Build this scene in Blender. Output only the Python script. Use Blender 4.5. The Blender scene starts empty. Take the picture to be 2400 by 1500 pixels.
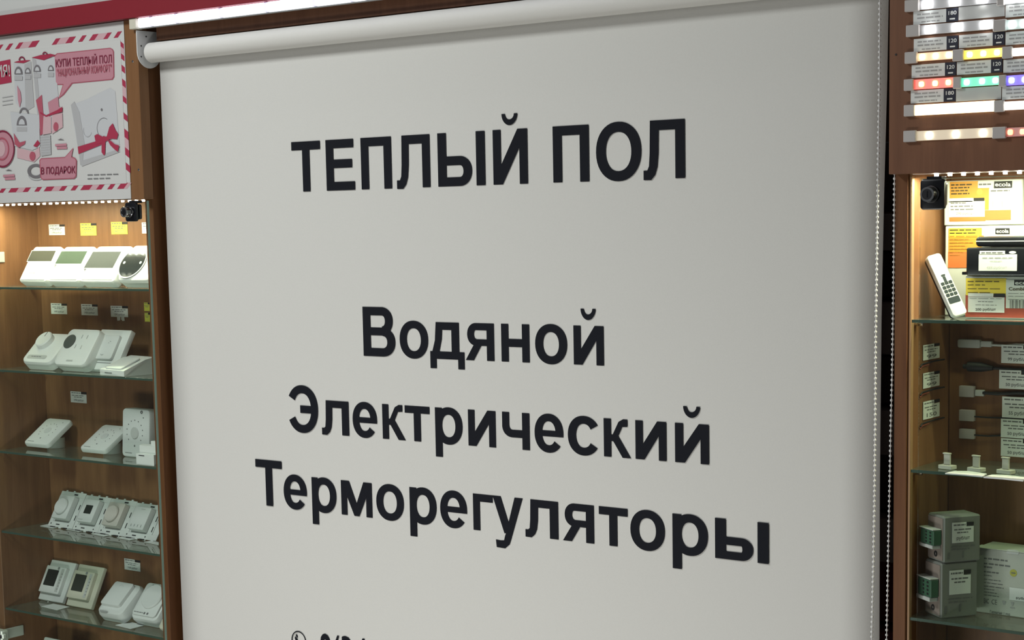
import bpy, math, random
import numpy as np
from mathutils import Vector, Matrix, Euler

# ------------------------------------------------------------------ camera, world, lights, exposure
SC = bpy.context.scene
COL = SC.collection
YAW, PITCH, ROLL = -.6522, .1106, -.0190          # orientation solved from the vanishing points
FPX, PPX, PPY = 4073.7, 1200., 965.4              # a 2x phone lens, photo cropped at the bottom
CAM = np.array([0., -2.2391, 1.6])
def _rot():
    cy, sy, cp, sp, cr, sr = math.cos(YAW), math.sin(YAW), math.cos(PITCH), math.sin(PITCH), math.cos(ROLL), math.sin(ROLL)
    B = np.array([[1, 0, 0], [0, 0, -1], [0, 1, 0]], float)
    return np.array([[cr, -sr, 0], [sr, cr, 0], [0, 0, 1]]) @ np.array([[1, 0, 0], [0, cp, -sp], [0, sp, cp]]) @ np.array([[cy, 0, -sy], [0, 1, 0], [sy, 0, cy]]) @ B
RM = _rot()
cam = bpy.data.objects.new('camera', bpy.data.cameras.new('camera'))
COL.objects.link(cam)
cam.matrix_world = Matrix([[RM[0][i], -RM[1][i], -RM[2][i], CAM[i]] for i in range(3)] + [[0, 0, 0, 1]])
cam.data.sensor_width = 36
cam.data.lens = FPX / 2400 * 36
cam.data.shift_y = (PPY - 750) / 2400
cam.data.clip_start = .05
SC.camera = cam

w = bpy.data.worlds.new('room_air'); SC.world = w; w.use_nodes = True
w.node_tree.nodes['Background'].inputs[0].default_value = (.93, .97, 1., 1)
w.node_tree.nodes['Background'].inputs[1].default_value = .10
def area(name, loc, to, sx, sy, power, col):
    l = bpy.data.lights.new(name, 'AREA'); l.shape = 'RECTANGLE'; l.size = sx; l.size_y = sy; l.energy = power; l.color = col
    o = bpy.data.objects.new(name, l); COL.objects.link(o); o.location = loc
    o.rotation_euler = (Vector(to) - Vector(loc)).to_track_quat('-Z', 'Y').to_euler()
    return o
area('ceiling_lamp_light', (-2.66, -1.74, 3.0), (-2.62, -1.64, 0), .35, .8, 49, (.97, 1., .98))
area('low_fill_light', (-1.80, -1.70, .24), (-1.8, 0, .95), 1.2, .30, 15.5, (1., .985, .93))  # added fill lamp out of view, brightens the blind towards its foot
SC.view_settings.view_transform = 'Standard'
SC.view_settings.look = 'None'
SC.view_settings.exposure = 0.0
SC.view_settings.gamma = 1.0
SC.view_settings.use_curve_mapping = False

# ------------------------------------------------------------------ pixel -> world helpers (surveying the photo)
def ray(u, v): return RM.T @ np.array([(u - PPX) / FPX, (v - PPY) / FPX, 1.])
def P(u, v, Y=0.): r = ray(u, v); return Vector(CAM + r * ((Y - CAM[1]) / r[1]))
def PX(u, v, X): r = ray(u, v); return Vector(CAM + r * ((X - CAM[0]) / r[0]))
def PZ(u, v, Z): r = ray(u, v); return Vector(CAM + r * ((Z - CAM[2]) / r[2]))

# ------------------------------------------------------------------ materials
MATS = {}
def mat(name, col, rough=.5, metal=0., spec=.5, emit=None, es=0., noise=None, coat=0.):
    if name in MATS: return MATS[name]
    m = bpy.data.materials.new(name); m.use_nodes = True; nt = m.node_tree; b = nt.nodes['Principled BSDF']
    b.inputs['Base Color'].default_value = (*col, 1); b.inputs['Roughness'].default_value = rough
    b.inputs['Metallic'].default_value = metal; b.inputs['Specular IOR Level'].default_value = spec
    b.inputs['Coat Weight'].default_value = coat
    if emit: b.inputs['Emission Color'].default_value = (*emit, 1); b.inputs['Emission Strength'].default_value = es
    if noise:   # (scale, amount, bump)
        tc = nt.nodes.new('ShaderNodeTexCoord'); n = nt.nodes.new('ShaderNodeTexNoise'); n.inputs['Scale'].default_value = noise[0]; n.inputs['Detail'].default_value = 4
        nt.links.new(tc.outputs['Object'], n.inputs['Vector'])
        mr = nt.nodes.new('ShaderNodeMapRange'); mr.inputs[3].default_value = 1 - noise[1]; mr.inputs[4].default_value = 1 + noise[1]
        nt.links.new(n.outputs[0], mr.inputs[0])
        mx = nt.nodes.new('ShaderNodeMix'); mx.data_type = 'RGBA'; mx.blend_type = 'MULTIPLY'; mx.inputs[0].default_value = 1; mx.inputs[6].default_value = (*col, 1)
        nt.links.new(mr.outputs[0], mx.inputs[7]); nt.links.new(mx.outputs[2], b.inputs['Base Color'])
        if noise[2]:
            bp = nt.nodes.new('ShaderNodeBump'); bp.inputs['Strength'].default_value = noise[2]; bp.inputs['Distance'].default_value = .001
            nt.links.new(n.outputs[0], bp.inputs['Height']); nt.links.new(bp.outputs[0], b.inputs['Normal'])
    MATS[name] = m
    return m
def wood(name, c1, c2, rough=.42):
    m = bpy.data.materials.new(name); m.use_nodes = True; nt = m.node_tree; b = nt.nodes['Principled BSDF']; b.inputs['Roughness'].default_value = rough; b.inputs['Specular IOR Level'].default_value = .25
    tc = nt.nodes.new('ShaderNodeTexCoord'); mp = nt.nodes.new('ShaderNodeMapping'); mp.inputs['Scale'].default_value = (26, 26, 2.2)
    n = nt.nodes.new('ShaderNodeTexNoise'); n.inputs['Scale'].default_value = 1.4; n.inputs['Detail'].default_value = 6; n.inputs['Distortion'].default_value = .6
    n2 = nt.nodes.new('ShaderNodeTexNoise'); n2.inputs['Scale'].default_value = 9; n2.inputs['Detail'].default_value = 3
    ad = nt.nodes.new('ShaderNodeMath'); ad.operation = 'MULTIPLY_ADD'; ad.inputs[1].default_value = .35
    cr = nt.nodes.new('ShaderNodeValToRGB'); cr.color_ramp.elements[0].position = .45; cr.color_ramp.elements[1].position = .85
    cr.color_ramp.elements[0].color = (*c1, 1); cr.color_ramp.elements[1].color = (*c2, 1)
    L = nt.links.new
    L(tc.outputs['Object'], mp.inputs[0]); L(mp.outputs[0], n.inputs['Vector']); L(mp.outputs[0], n2.inputs['Vector'])
    L(n2.outputs[0], ad.inputs[0]); L(n.outputs[0], ad.inputs[2]); L(ad.outputs[0], cr.inputs[0]); L(cr.outputs[0], b.inputs['Base Color'])
    MATS[name] = m
    return m
def glass(name, tint, refl=1.45, gl=1.0, film=.0, filmcol=(.5, .55, .5)):
    """thin sheet: light goes straight through, Fresnel part is mirrored, a little dust scatters"""
    m = bpy.data.materials.new(name); m.use_nodes = True; nt = m.node_tree; nt.nodes.remove(nt.nodes['Principled BSDF']); out = nt.nodes['Material Output']
    t = nt.nodes.new('ShaderNodeBsdfTransparent'); t.inputs[0].default_value = (*tint, 1)
    g = nt.nodes.new('ShaderNodeBsdfGlossy'); g.inputs['Roughness'].default_value = .03; g.inputs['Color'].default_value = (gl, gl, gl, 1)
    f = nt.nodes.new('ShaderNodeFresnel'); f.inputs[0].default_value = refl
    ge = nt.nodes.new('ShaderNodeNewGeometry'); ir = nt.nodes.new('ShaderNodeMapRange'); ir.inputs[3].default_value = refl; ir.inputs[4].default_value = 1 / refl
    nt.links.new(ge.outputs['Backfacing'], ir.inputs[0]); nt.links.new(ir.outputs[0], f.inputs[0])
    mx = nt.nodes.new('ShaderNodeMixShader'); nt.links.new(f.outputs[0], mx.inputs[0]); nt.links.new(t.outputs[0], mx.inputs[1]); nt.links.new(g.outputs[0], mx.inputs[2])
    last = mx
    if film:
        d = nt.nodes.new('ShaderNodeBsdfDiffuse'); d.inputs[0].default_value = (*filmcol, 1)
        m2 = nt.nodes.new('ShaderNodeMixShader'); m2.inputs[0].default_value = film
        nt.links.new(mx.outputs[0], m2.inputs[1]); nt.links.new(d.outputs[0], m2.inputs[2]); last = m2
    nt.links.new(last.outputs[0], out.inputs[0]); MATS[name] = m
    return m
WOOD = wood('apple_wood', (.178, .083, .038), (.25, .122, .056))
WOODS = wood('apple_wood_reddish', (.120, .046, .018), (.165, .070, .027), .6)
WOODT = wood('apple_wood_tan', (.19, .092, .040), (.235, .118, .054))
WOODB = wood('apple_wood_upper', (.15, .070, .042), (.20, .095, .055))
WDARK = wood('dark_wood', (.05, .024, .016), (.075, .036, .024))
WOODE = mat('edge_band', (.34, .20, .10), .5)
GL = glass('door_glass', (.93, .96, .94), 1.35, .9)
GS = glass('shelf_glass', (.86, .93, .88), 1.75, .95, .05, (.45, .55, .48))
GEDGE = mat('glass_edge', (.05, .085, .065), .15)
GEDGEL = mat('glass_edge_light', (.17, .27, .22), .2)
FABRIC = mat('blind_fabric', (.66, .655, .63), .85, noise=(420, .03, .12))
ROLLM = mat('roll_fabric', (.68, .67, .64), .75, noise=(300, .02, .05))
INK = mat('black_lettering', (.010, .011, .016), .8, spec=.15)
WPL = mat('white_plastic', (.80, .81, .80), .35)
WPL2 = mat('white_plastic_matt', (.70, .71, .71), .5)
CREAM = mat('cream_plastic', (.62, .60, .50), .4)
BEIGE = mat('beige_plastic', (.60, .56, .52), .45)
GREYP = mat('grey_plastic', (.36, .37, .36), .5)
GREYL = mat('light_grey_plastic', (.52, .53, .52), .5)
SEAM = mat('seam_grey', (.24, .25, .25), .6)
LCD1 = mat('lcd_olive', (.045, .044, .032), .7, spec=.15)
LCD2 = mat('lcd_green', (.040, .060, .038), .7, spec=.15)
LCD3 = mat('lcd_grey', (.050, .055, .052), .7, spec=.15)
LCDD = mat('lcd_dark', (.022, .028, .024), .2)
LCDD2 = mat('lcd_dark_olive', (.04, .046, .036), .2)
BLK = mat('black_plastic', (.008, .009, .012), .25)
BLKM = mat('black_matt', (.012, .012, .013), .6)
CHROME = mat('chrome', (.62, .62, .62), .12, 1.)
DCHROME = mat('dark_chrome', (.16, .16, .17), .2, 1.)
PAPER = mat('paper_white', (.72, .74, .73), .8)
PAPERY = mat('paper_yellow', (.72, .74, .10), .8)
PTXT = mat('print_grey', (.16, .16, .165), .8)
PTXTL = mat('print_pale', (.36, .36, .36), .8)
POST = mat('poster_white', (.56, .56, .55), .6)
PRED = mat('print_crimson', (.36, .03, .07), .55)
PPINK = mat('print_pink', (.48, .22, .27), .55)
PPINKL = mat('print_pale_pink', (.56, .37, .40), .55)
PDPINK = mat('print_deep_pink', (.40, .09, .13), .55)
PMAR = mat('print_maroon', (.20, .02, .05), .55)
PGREY = mat('print_grey_tone', (.40, .40, .41), .6)
PGREYD = mat('print_dark_tone', (.16, .15, .16), .6)
PLIGHT = mat('print_light_tone', (.50, .51, .53), .6)
RED = mat('fascia_red', (.225, .014, .025), .45, noise=(30, .04, 0))
WALLM = mat('wall_paint', (.52, .53, .52), .8, noise=(12, .02, .02))
FLOORM = mat('floor_tile', (.33, .32, .30), .5, noise=(6, .08, .02))
CEILM = mat('ceiling_paint', (.7, .7, .7), .9, noise=(6, .02, .02))
ORANGE = mat('carton_orange', (.66, .19, .05), .5)
ORANGEY = mat('carton_amber', (.60, .29, .04), .5)
YELC = mat('carton_yellow', (.78, .60, .06), .5)
CARTW = mat('carton_white', (.66, .69, .66), .5)
CARTR = mat('carton_rust', (.40, .07, .04), .5)
GREEN = mat('terminal_green', (.045, .115, .07), .45)
STEEL = mat('painted_steel', (.42, .43, .43), .4, .2)
NAVY = mat('label_navy', (.012, .013, .03), .5)
DBOX = mat('dark_carton', (.045, .042, .05), .7)
DBOX2 = mat('grey_carton', (.14, .14, .15), .7)
MARB = mat('maroon_carton', (.10, .022, .03), .7)
TAPE = mat('tape_white', (.62, .62, .64), .4)
def glow(name, col, s, base=(.7, .7, .7)): return mat(name, base, .4, emit=col, es=s)

# ------------------------------------------------------------------ mesh helpers
def g_box(x0, x1, y0, y1, z0, z1, b=0., mi=0):
    if b <= 0:
        v = [(x, y, z) for x in (x0, x1) for y in (y0, y1) for z in (z0, z1)]
        f = [(0, 1, 3, 2), (4, 6, 7, 5), (0, 4, 5, 1), (2, 3, 7, 6), (0, 2, 6, 4), (1, 5, 7, 3)]
        return v, f, [mi] * 6
    # chamfered box
    v = []; idx = {}
    for i, x in enumerate((x0, x1)):
        for j, y in enumerate((y0, y1)):
            for k, z in enumerate((z0, z1)):
                sx, sy, sz = (1 - 2 * i) * b, (1 - 2 * j) * b, (1 - 2 * k) * b
                idx[i, j, k] = len(v)
                v += [(x, y + sy, z + sz), (x + sx, y, z + sz), (x + sx, y + sy, z)]
    f = []
    for a in range(3):
        for s in (0, 1):
            c = []
            for (p, q) in ((0, 0), (1, 0), (1, 1), (0, 1)):
                t = [0, 0, 0]; t[a] = s; t[(a + 1) % 3] = p; t[(a + 2) % 3] = q; c.append(idx[tuple(t)] + a)
            f.append(tuple(c if s else c[::-1]))
    for a in range(3):
        o1, o2 = (a + 1) % 3, (a + 2) % 3
        for p in (0, 1):
            for q in (0, 1):
                t0 = [0, 0, 0]; t0[o1] = p; t0[o2] = q; t1 = list(t0); t1[a] = 1
                f.append((idx[tuple(t0)] + o1, idx[tuple(t1)] + o1, idx[tuple(t1)] + o2, idx[tuple(t0)] + o2))
    for t in idx: f.append((idx[t], idx[t] + 1, idx[t] + 2))
    return v, f, [mi] * len(f)
def outline(w, h, r, n=5, cx=0, cz=0):
    r = min(r, w / 2 - 1e-6, h / 2 - 1e-6); pts = []
    if r <= 1e-6: return [(cx + w / 2, cz - h / 2), (cx + w / 2, cz + h / 2), (cx - w / 2, cz + h / 2), (cx - w / 2, cz - h / 2)]
    for (sx, sz, a0) in ((1, -1, -90), (1, 1, 0), (-1, 1, 90), (-1, -1, 180)):
        for k in range(n + 1):
            a = math.radians(a0 + 90 * k / n)
            pts.append((cx + sx * (w / 2 - r) + r * math.cos(a), cz + sz * (h / 2 - r) + r * math.sin(a)))
    return pts
def g_loft(rings, mi=0):
    """rings of equal count [(x,y,z)...], caps on both ends"""
    v = [p for r in rings for p in r]; n = len(rings[0]); f = []
    for k in range(len(rings) - 1):
        for i in range(n):
            j = (i + 1) % n; f.append((k * n + i, k * n + j, (k + 1) * n + j, (k + 1) * n + i))
    f.append(tuple(range(n))[::-1]); f.append(tuple((len(rings) - 1) * n + i for i in range(n)))
    return v, f, [mi] * len(f)
def g_slab(w, h, t, r=0., ch=0., cx=0., cz=0., y=0., n=5, mi=0, dome=0):
    """rounded rectangle in XZ, back at y, growing towards -Y by t"""
    rings = [[(x, y, z) for x, z in outline(w, h, r, n, cx, cz)]]
    if ch > 0:
        rings.append([(x, y - t + ch, z) for x, z in outline(w, h, r, n, cx, cz)])
        rings.append([(x, y - t + ch * .3, z) for x, z in outline(w - ch * .7, h - ch * .7, max(r - ch * .35, r * .5), n, cx, cz)])
        rings.append([(x, y - t, z) for x, z in outline(w - 2 * ch, h - 2 * ch, max(r - ch, r * .3), n, cx, cz)])
    else:
        rings.append([(x, y - t, z) for x, z in outline(w, h, r, n, cx, cz)])
    return g_loft(rings, mi)
def g_disc(rad, t, cx=0, cz=0, y=0, ch=0., n=24, mi=0, rz=None):
    rz = rz or rad
    def ring(k, yy): return [(cx + rad * k * math.cos(2 * math.pi * i / n), yy, cz + rz * k * math.sin(2 * math.pi * i / n)) for i in range(n)]
    rs = [ring(1, y), ring(1, y - t + ch)]
    if ch: rs.append(ring(1 - ch / rad, y - t))
    return g_loft(rs, mi)
def g_ring(r0, r1, t, cx=0, cz=0, y=0, n=24, mi=0, a0=0., a1=360.):
    v = []; f = []; full = abs(a1 - a0) >= 359.9; m = n if full else n + 1
    for i in range(m):
        a = math.radians(a0 + (a1 - a0) * i / n); c, s = math.cos(a), math.sin(a)
        v += [(cx + r0 * c, y, cz + r0 * s), (cx + r1 * c, y, cz + r1 * s), (cx + r1 * c, y - t, cz + r1 * s), (cx + r0 * c, y - t, cz + r0 * s)]
    for i in range(n):
        a, b = i * 4, ((i + 1) % m) * 4
        for k in range(4): f.append((a + k, a + (k + 1) % 4, b + (k + 1) % 4, b + k))
    if not full: f += [(0, 1, 2, 3), tuple(4 * (m - 1) + k for k in (3, 2, 1, 0))]
    return v, f, [mi] * len(f)
def g_tube(pts, rad, n=8, mi=0):
    pts = [Vector(p) for p in pts]; rings = []
    for i, p in enumerate(pts):
        d = (pts[min(i + 1, len(pts) - 1)] - pts[max(i - 1, 0)]).normalized(); up = Vector((0, 0, 1)) if abs(d.z) < .9 else Vector((1, 0, 0))
        a = d.cross(up).normalized(); b = d.cross(a); r = rad[i] if isinstance(rad, (list, tuple)) else rad
        rings.append([tuple(p + a * r * math.cos(2 * math.pi * k / n) + b * r * math.sin(2 * math.pi * k / n)) for k in range(n)])
    return g_loft(rings, mi)
def g_quadflat(x0, x1, z0, z1, y, mi=0): return [(x0, y, z0), (x1, y, z0), (x1, y, z1), (x0, y, z1)], [(0, 1, 2, 3)], [mi]
def g_poly(pts, mi=0): return [tuple(p) for p in pts], [tuple(range(len(pts)))], [mi]
def g_tr(g, M): return [tuple(M @ Vector(p)) for p in g[0]], g[1], g[2]
def mk(name, geoms, mats, parent=None, smooth=True, loc=None, rot=None):
    if isinstance(geoms, tuple) : geoms = [geoms]
    if not isinstance(mats, (list, tuple)): mats = [mats]
    V, Fc, MI = [], [], []
    for v, f, mi in geoms:
        o = len(V); V += v; Fc += [tuple(i + o for i in q) for q in f]; MI += mi
    me = bpy.data.meshes.new(name); me.from_pydata(V, [], Fc)
    for m in mats: me.materials.append(m)
    me.polygons.foreach_set('material_index', MI)
    if smooth:
        me.polygons.foreach_set('use_smooth', [True] * len(Fc))
        try: me.set_sharp_from_angle(angle=math.radians(35))
        except Exception: pass
    me.update()
    import bmesh
    bm = bmesh.new(); bm.from_mesh(me); bmesh.ops.recalc_face_normals(bm, faces=bm.faces); bm.to_mesh(me); bm.free()
    o = bpy.data.objects.new(name, me); COL.objects.link(o)
    if parent: o.parent = parent
    if loc is not None: o.location = loc
    if rot is not None: o.rotation_euler = rot
    return o
def flat(name, geoms, mats, parent=None, **k): return mk(name, geoms, mats, parent, smooth=False, **k)
def thing(name, label, cat, loc=(0, 0, 0), rot=(0, 0, 0), group=None):
    o = bpy.data.objects.new(name, None); o.empty_display_size = .02; COL.objects.link(o); o.location = loc; o.rotation_euler = rot
    o['label'] = label; o['category'] = cat
    if group: o['group'] = group
    return o
def tag(o, label, cat, group=None):
    o['label'] = label; o['category'] = cat
    if group: o['group'] = group
    return o
def struct(o): o['kind'] = 'structure'; return o
def shift(gs, dx, dy, dz): return [([(x + dx, y + dy, z + dz) for x, y, z in g[0]], g[1], g[2]) for g in gs]
def local(o, u, v, y=0.):
    """where the sight line of a photo point meets the plane y of a thing"""
    M = Matrix.LocRotScale(o.location, o.rotation_euler, None).inverted()
    c = M @ Vector(CAM); d = (M @ (Vector(CAM) + Vector(ray(u, v)))) - c
    return c + d * ((y - c.y) / d.y)
def rect_on(o, u0, v0, u1, v1, y):
    """local rectangle (x0,x1,z0,z1) from top-left and bottom-right photo points"""
    a, b = local(o, u0, v0, y), local(o, u1, v1, y)
    return a.x, b.x, b.z, a.z
def text_geom(body, bold=0., mi=0):
    cu = bpy.data.curves.new('t', 'FONT'); cu.body = body; cu.size = 1; cu.offset = bold; cu.resolution_u = 3
    ob = bpy.data.objects.new('t', cu); me = bpy.data.meshes.new_from_object(ob)
    vs = np.array([v.co[:2] for v in me.vertices]); fs = [tuple(p.vertices) for p in me.polygons]
    bpy.data.objects.remove(ob); bpy.data.curves.remove(cu); bpy.data.meshes.remove(me)
    mn, mx = vs.min(0), vs.max(0)
    vs = (vs - mn) / (mx - mn)
    par = list(range(len(vs)))                       # islands, so overlapping strokes can sit a hair apart
    def find(a):
        while par[a] != a: par[a] = par[par[a]]; a = par[a]
        return a
    for f in fs:
        for b in f[1:]: par[find(b)] = find(f[0])
    ids = {}; isl = [ids.setdefault(find(i), len(ids)) for i in range(len(vs))]
    return vs, fs, isl
def text_on(body, bl, br, tl, bold=.02, mi=0):
    """lettering stretched over the parallelogram bl-br-tl (its ink box)"""
    vs, fs, isl = text_geom(body, bold); bl, br, tl = Vector(bl), Vector(br), Vector(tl)
    nn = (br - bl).cross(tl - bl).normalized()
    return [tuple(bl + (br - bl) * float(a) + (tl - bl) * float(b) + nn * (k_ * 8e-6)) for (a, b), k_ in zip(vs, isl)], fs, [mi] * len(fs)
def dashes(x0, x1, z, h, y, seed, fill=1., mi=0):
    rnd = random.Random(seed); out = []; x = x0; end = x0 + (x1 - x0) * fill; W = x1 - x0
    while x < end - .03 * W:
        e = min(x + W * rnd.uniform(.12, .34), end); out.append(g_quadflat(x, e, z, z + h, y, mi)); x = e + W * .045
    return out

# ------------------------------------------------------------------ setting
struct(mk('floor', g_box(-6, 3, -6, 1.2, -.05, 0), FLOORM))
struct(mk('wall_back', g_box(-6, 3, .62, .7, 0, 3.2), WALLM))
struct(mk('ceiling', g_box(-6, 3, -6, .7, 3.2, 3.25), CEILM))

# ------------------------------------------------------------------ left display cabinet
ZS = [1.479, 1.3055, 1.1325, .9605, .7935, .62]           # shelf tops
XL, XR, DEP = -3.088, -2.583, .136
lc = thing('display_cabinet', 'wooden wall cabinet with glass shelves of thermostats, left of the white blind', 'cabinet', (XL, 0, 0))
def cpart(par, name, boxes, m, **k):
    L = par.location
    return mk(name, shift([g_box(*b[:6], b[6] if len(b) > 6 else .0008) for b in boxes], -L.x, -L.y, -L.z), m, par, **k)
cpart(lc, 'side_panel', [(XL - .022, XL, 0, .60, .02, 1.664)], WOOD)
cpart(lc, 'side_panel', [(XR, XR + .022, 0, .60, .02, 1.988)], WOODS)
cpart(lc, 'back_panel', [(XL, XR, DEP, DEP + .012, .02, 1.655)], WOOD)
cpart(lc, 'top_panel', [(XL - .022, XR, .012, DEP, 1.655, 1.667)], WOOD)
cpart(lc, 'base', [(XL - .022, XR + .022, 0, DEP + .012, 0, .02)], WOOD)
fb = cpart(lc, 'fascia_board', [(-3.112, -2.5565, -.025, -.001, 1.650, 1.985)], WOODT)
for (u, v) in ((311, 144), (325, 398)):
    p = P(u, v, -.0252) - lc.location
    mk('screw', [g_disc(.0024, .0006, p.x, p.z, p.y, .0002, 12, 0), g_box(p.x - .0013, p.x + .0013, p.y - .0008, p.y - .0005, p.z - .0004, p.z + .0004, 0, 1)], [CHROME, BLKM], fb)
def shelf(par, x0, x1, y0, y1, z):
    s = cpart(par, 'glass_shelf', [(x0, x1, y0, y1, z - .0045, z, .0005)], GS)
    e = cpart(par, 'x', [(x0, x1, y0 - .0006, y0, z - .0044, z - .0003, 0)], GEDGE); e.name = 'polished_edge'; e.parent = s; e.parent = s
    return s
for z in ZS: shelf(lc, XL + .001, XR - .001, .004, DEP - .003, z)
for z in ZS:
    for yy in (.022, .11):
        for (xx, sg) in ((XL, 1), (XR, -1)):
            q = Vector((xx, yy, z - .0075)) - lc.location
            mk('shelf_pin', [g_tube([q, q + Vector((sg * .010, 0, 0))], .0028, 10), g_box(*(sorted((q.x + sg * .0065, q.x + sg * .0125))), q.y - .0045, q.y + .0045, q.z + .0006, q.z + .0026, .0005)], CHROME, lc)
# LED strip behind the bottom edge of the board
LEDW = glow('led_chip_white', (1., .97, .80), 30)
lsp = cpart(lc, 'light_strip', [(XL + .004, XR - .004, .004, .011, 1.6495, 1.6535, 0)], TAPE)
for k in range(25):
    q = Vector((XL + .014 + k * .0200, .0042, 1.6487)) - lc.location
    mk('led', g_box(q.x - .0017, q.x + .0017, q.y - .001, q.y + .0045, q.z - .0022, q.z + .0008, .0004), LEDW, lsp)
def strip_lamp(x0, x1, y, z, power, col):
    return area('strip_light', ((x0 + x1) / 2, y, z), ((x0 + x1) / 2, y + .035, z - .36), x1 - x0, .006, power, col)
strip_lamp(XL + .01, XR - .01, .013, 1.6455, 2.6, (1., .97, .70))
# glass door
dr = cpart(lc, 'door', [(-3.115, -2.552, -.0225, -.0175, .03, 1.6475, .0004)], GL)
e1 = cpart(lc, 'y', [(-2.5521, -2.5514, -.0224, -.0176, .0305, 1.647, 0)], GEDGEL); e1.name = 'polished_edge'; e1.parent = dr
def lock(par, cx, z1, w, h, X0):
    L = par.location; x, z = cx - L.x, z1 - L.z - h / 2; y = -.0226
    gs = [g_slab(w, h, .006, .005, .0015, x, z, y, mi=0), g_slab(w, h * .9, .008, .004, .001, x, z + h * .05, .0, mi=0),
          g_disc(.0115, .006, x, z, y - .006, .001, 28, 1), g_disc(.0098, .010, x, z, y - .012, .0012, 28, 1), g_ring(.0072, .0098, .0012, x, z, y - .0215, 24, 2),
          g_slab(.0018, .009, .0004, .0005, 0, x, z, y - .0221, mi=0), g_slab(w * .62, .010, .022, .001, 0, x, z + h / 2 + .004, .0, mi=0)]
    gs[1] = g_slab(w * .8, h * .8, .006, .004, .001, x, z, -.0110, mi=0)
    gs[-1] = g_box(x - w * .3, x + w * .3, -.0235, -.006, z + h / 2 - .001, z + h / 2 + .0035, .0005, 0)
    return mk('lock', gs, [BLK, DCHROME, CHROME])
lk = lock(lc, P(308, 497, -.026).x, 1.6445, .031, .036, XL); lk.parent = dr
# concealed hinges
NICK = mat('nickel', (.62, .66, .60), .38, .35)
for zc, uu in ((1.540, 0), (.736, 0)):
    q = Vector((XL, 0, zc)) - lc.location
    hg = mk('hinge', [g_disc(.013, .004, q.x - .012, q.z + .012, -.0226, .0012, 24), g_disc(.013, .004, q.x - .012, q.z - .012, -.0226, .0012, 24),
         g_box(q.x - .004, q.x + .021, -.022, -.012, q.z - .005, q.z + .006, .002), g_box(q.x - .012, q.x + .017, -.022, -.004, q.z - .012, q.z + .012, .002), g_box(q.x - .0005, q.x + .004, -.004, .045, q.z - .011, q.z + .011, .001),
         g_disc(.0035, .002, q.x + .014, q.z, -.022, .0005, 14, 1), g_disc(.0035, .002, q.x - .001, q.z, -.022, .0005, 14, 1)], [NICK, BLKM], dr)

# ------------------------------------------------------------------ fascia above (red band, white panel), header
xr = 0.6
struct(mk('trim_1', g_box(-3.8, xr, -.040, -.0255, 1.985, 2.0225, .0006), RED))
struct(mk('trim_2', g_box(-3.8, xr, -.030, -.002, 2.0228, 2.42, .0006), WALLM))
hd = mk('header_board', [g_box(P(391, 85, .03).x, -1.0405, .004, .022, 1.9445, 1.9845, .0006)], WOODB)
struct(hd); hd.name = 'trim_3'

# LED profile under the red band
GLW = glow('tube_white', (.88, .88, 1.), 2.6, (.8, .8, .8))
lt = thing('led_tube', 'bright white segmented light strip running under the red band above the blind', 'lamp', (-2.60, -.03, 1.975))
x0 = P(313, 57, -.03).x; 
mk('housing', shift([g_box(x0 - .004, -1.04, -.0275, -.018, 1.9655, 1.9845, .0008)], 2.60, .03, -1.975), GREYP, lt)
mk('end_cap', shift([g_box(x0 - .006, x0 + .012, -.036, -.018, 1.9650, 1.9846, .001)], 2.60, .03, -1.975), CREAM, lt)
TJ = glow('tube_joint', (.70, .68, 1.), .85, (.5, .5, .55))
seps = [352, 411, 515, 622, 735, 822, 856, 960]
xs = [x0 + .013] + [P(u, 50 - (u - 315) * .105, -.034).x for u in seps]
while xs[-1] < -1.10: xs.append(xs[-1] + .105)
for a, b in zip(xs[:-1], xs[1:]):
    mk('segment_joint', shift([g_box(b - .0034, b + .0034, -.0347, -.0276, 1.9672, 1.9834, .0005)], 2.60, .03, -1.975), TJ, lt)
    mk('light_segment', shift([g_box(a + .0036, b - .0036, -.0345, -.0276, 1.9668, 1.9838, .0015)], 2.60, .03, -1.975), GLW, lt)

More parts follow.
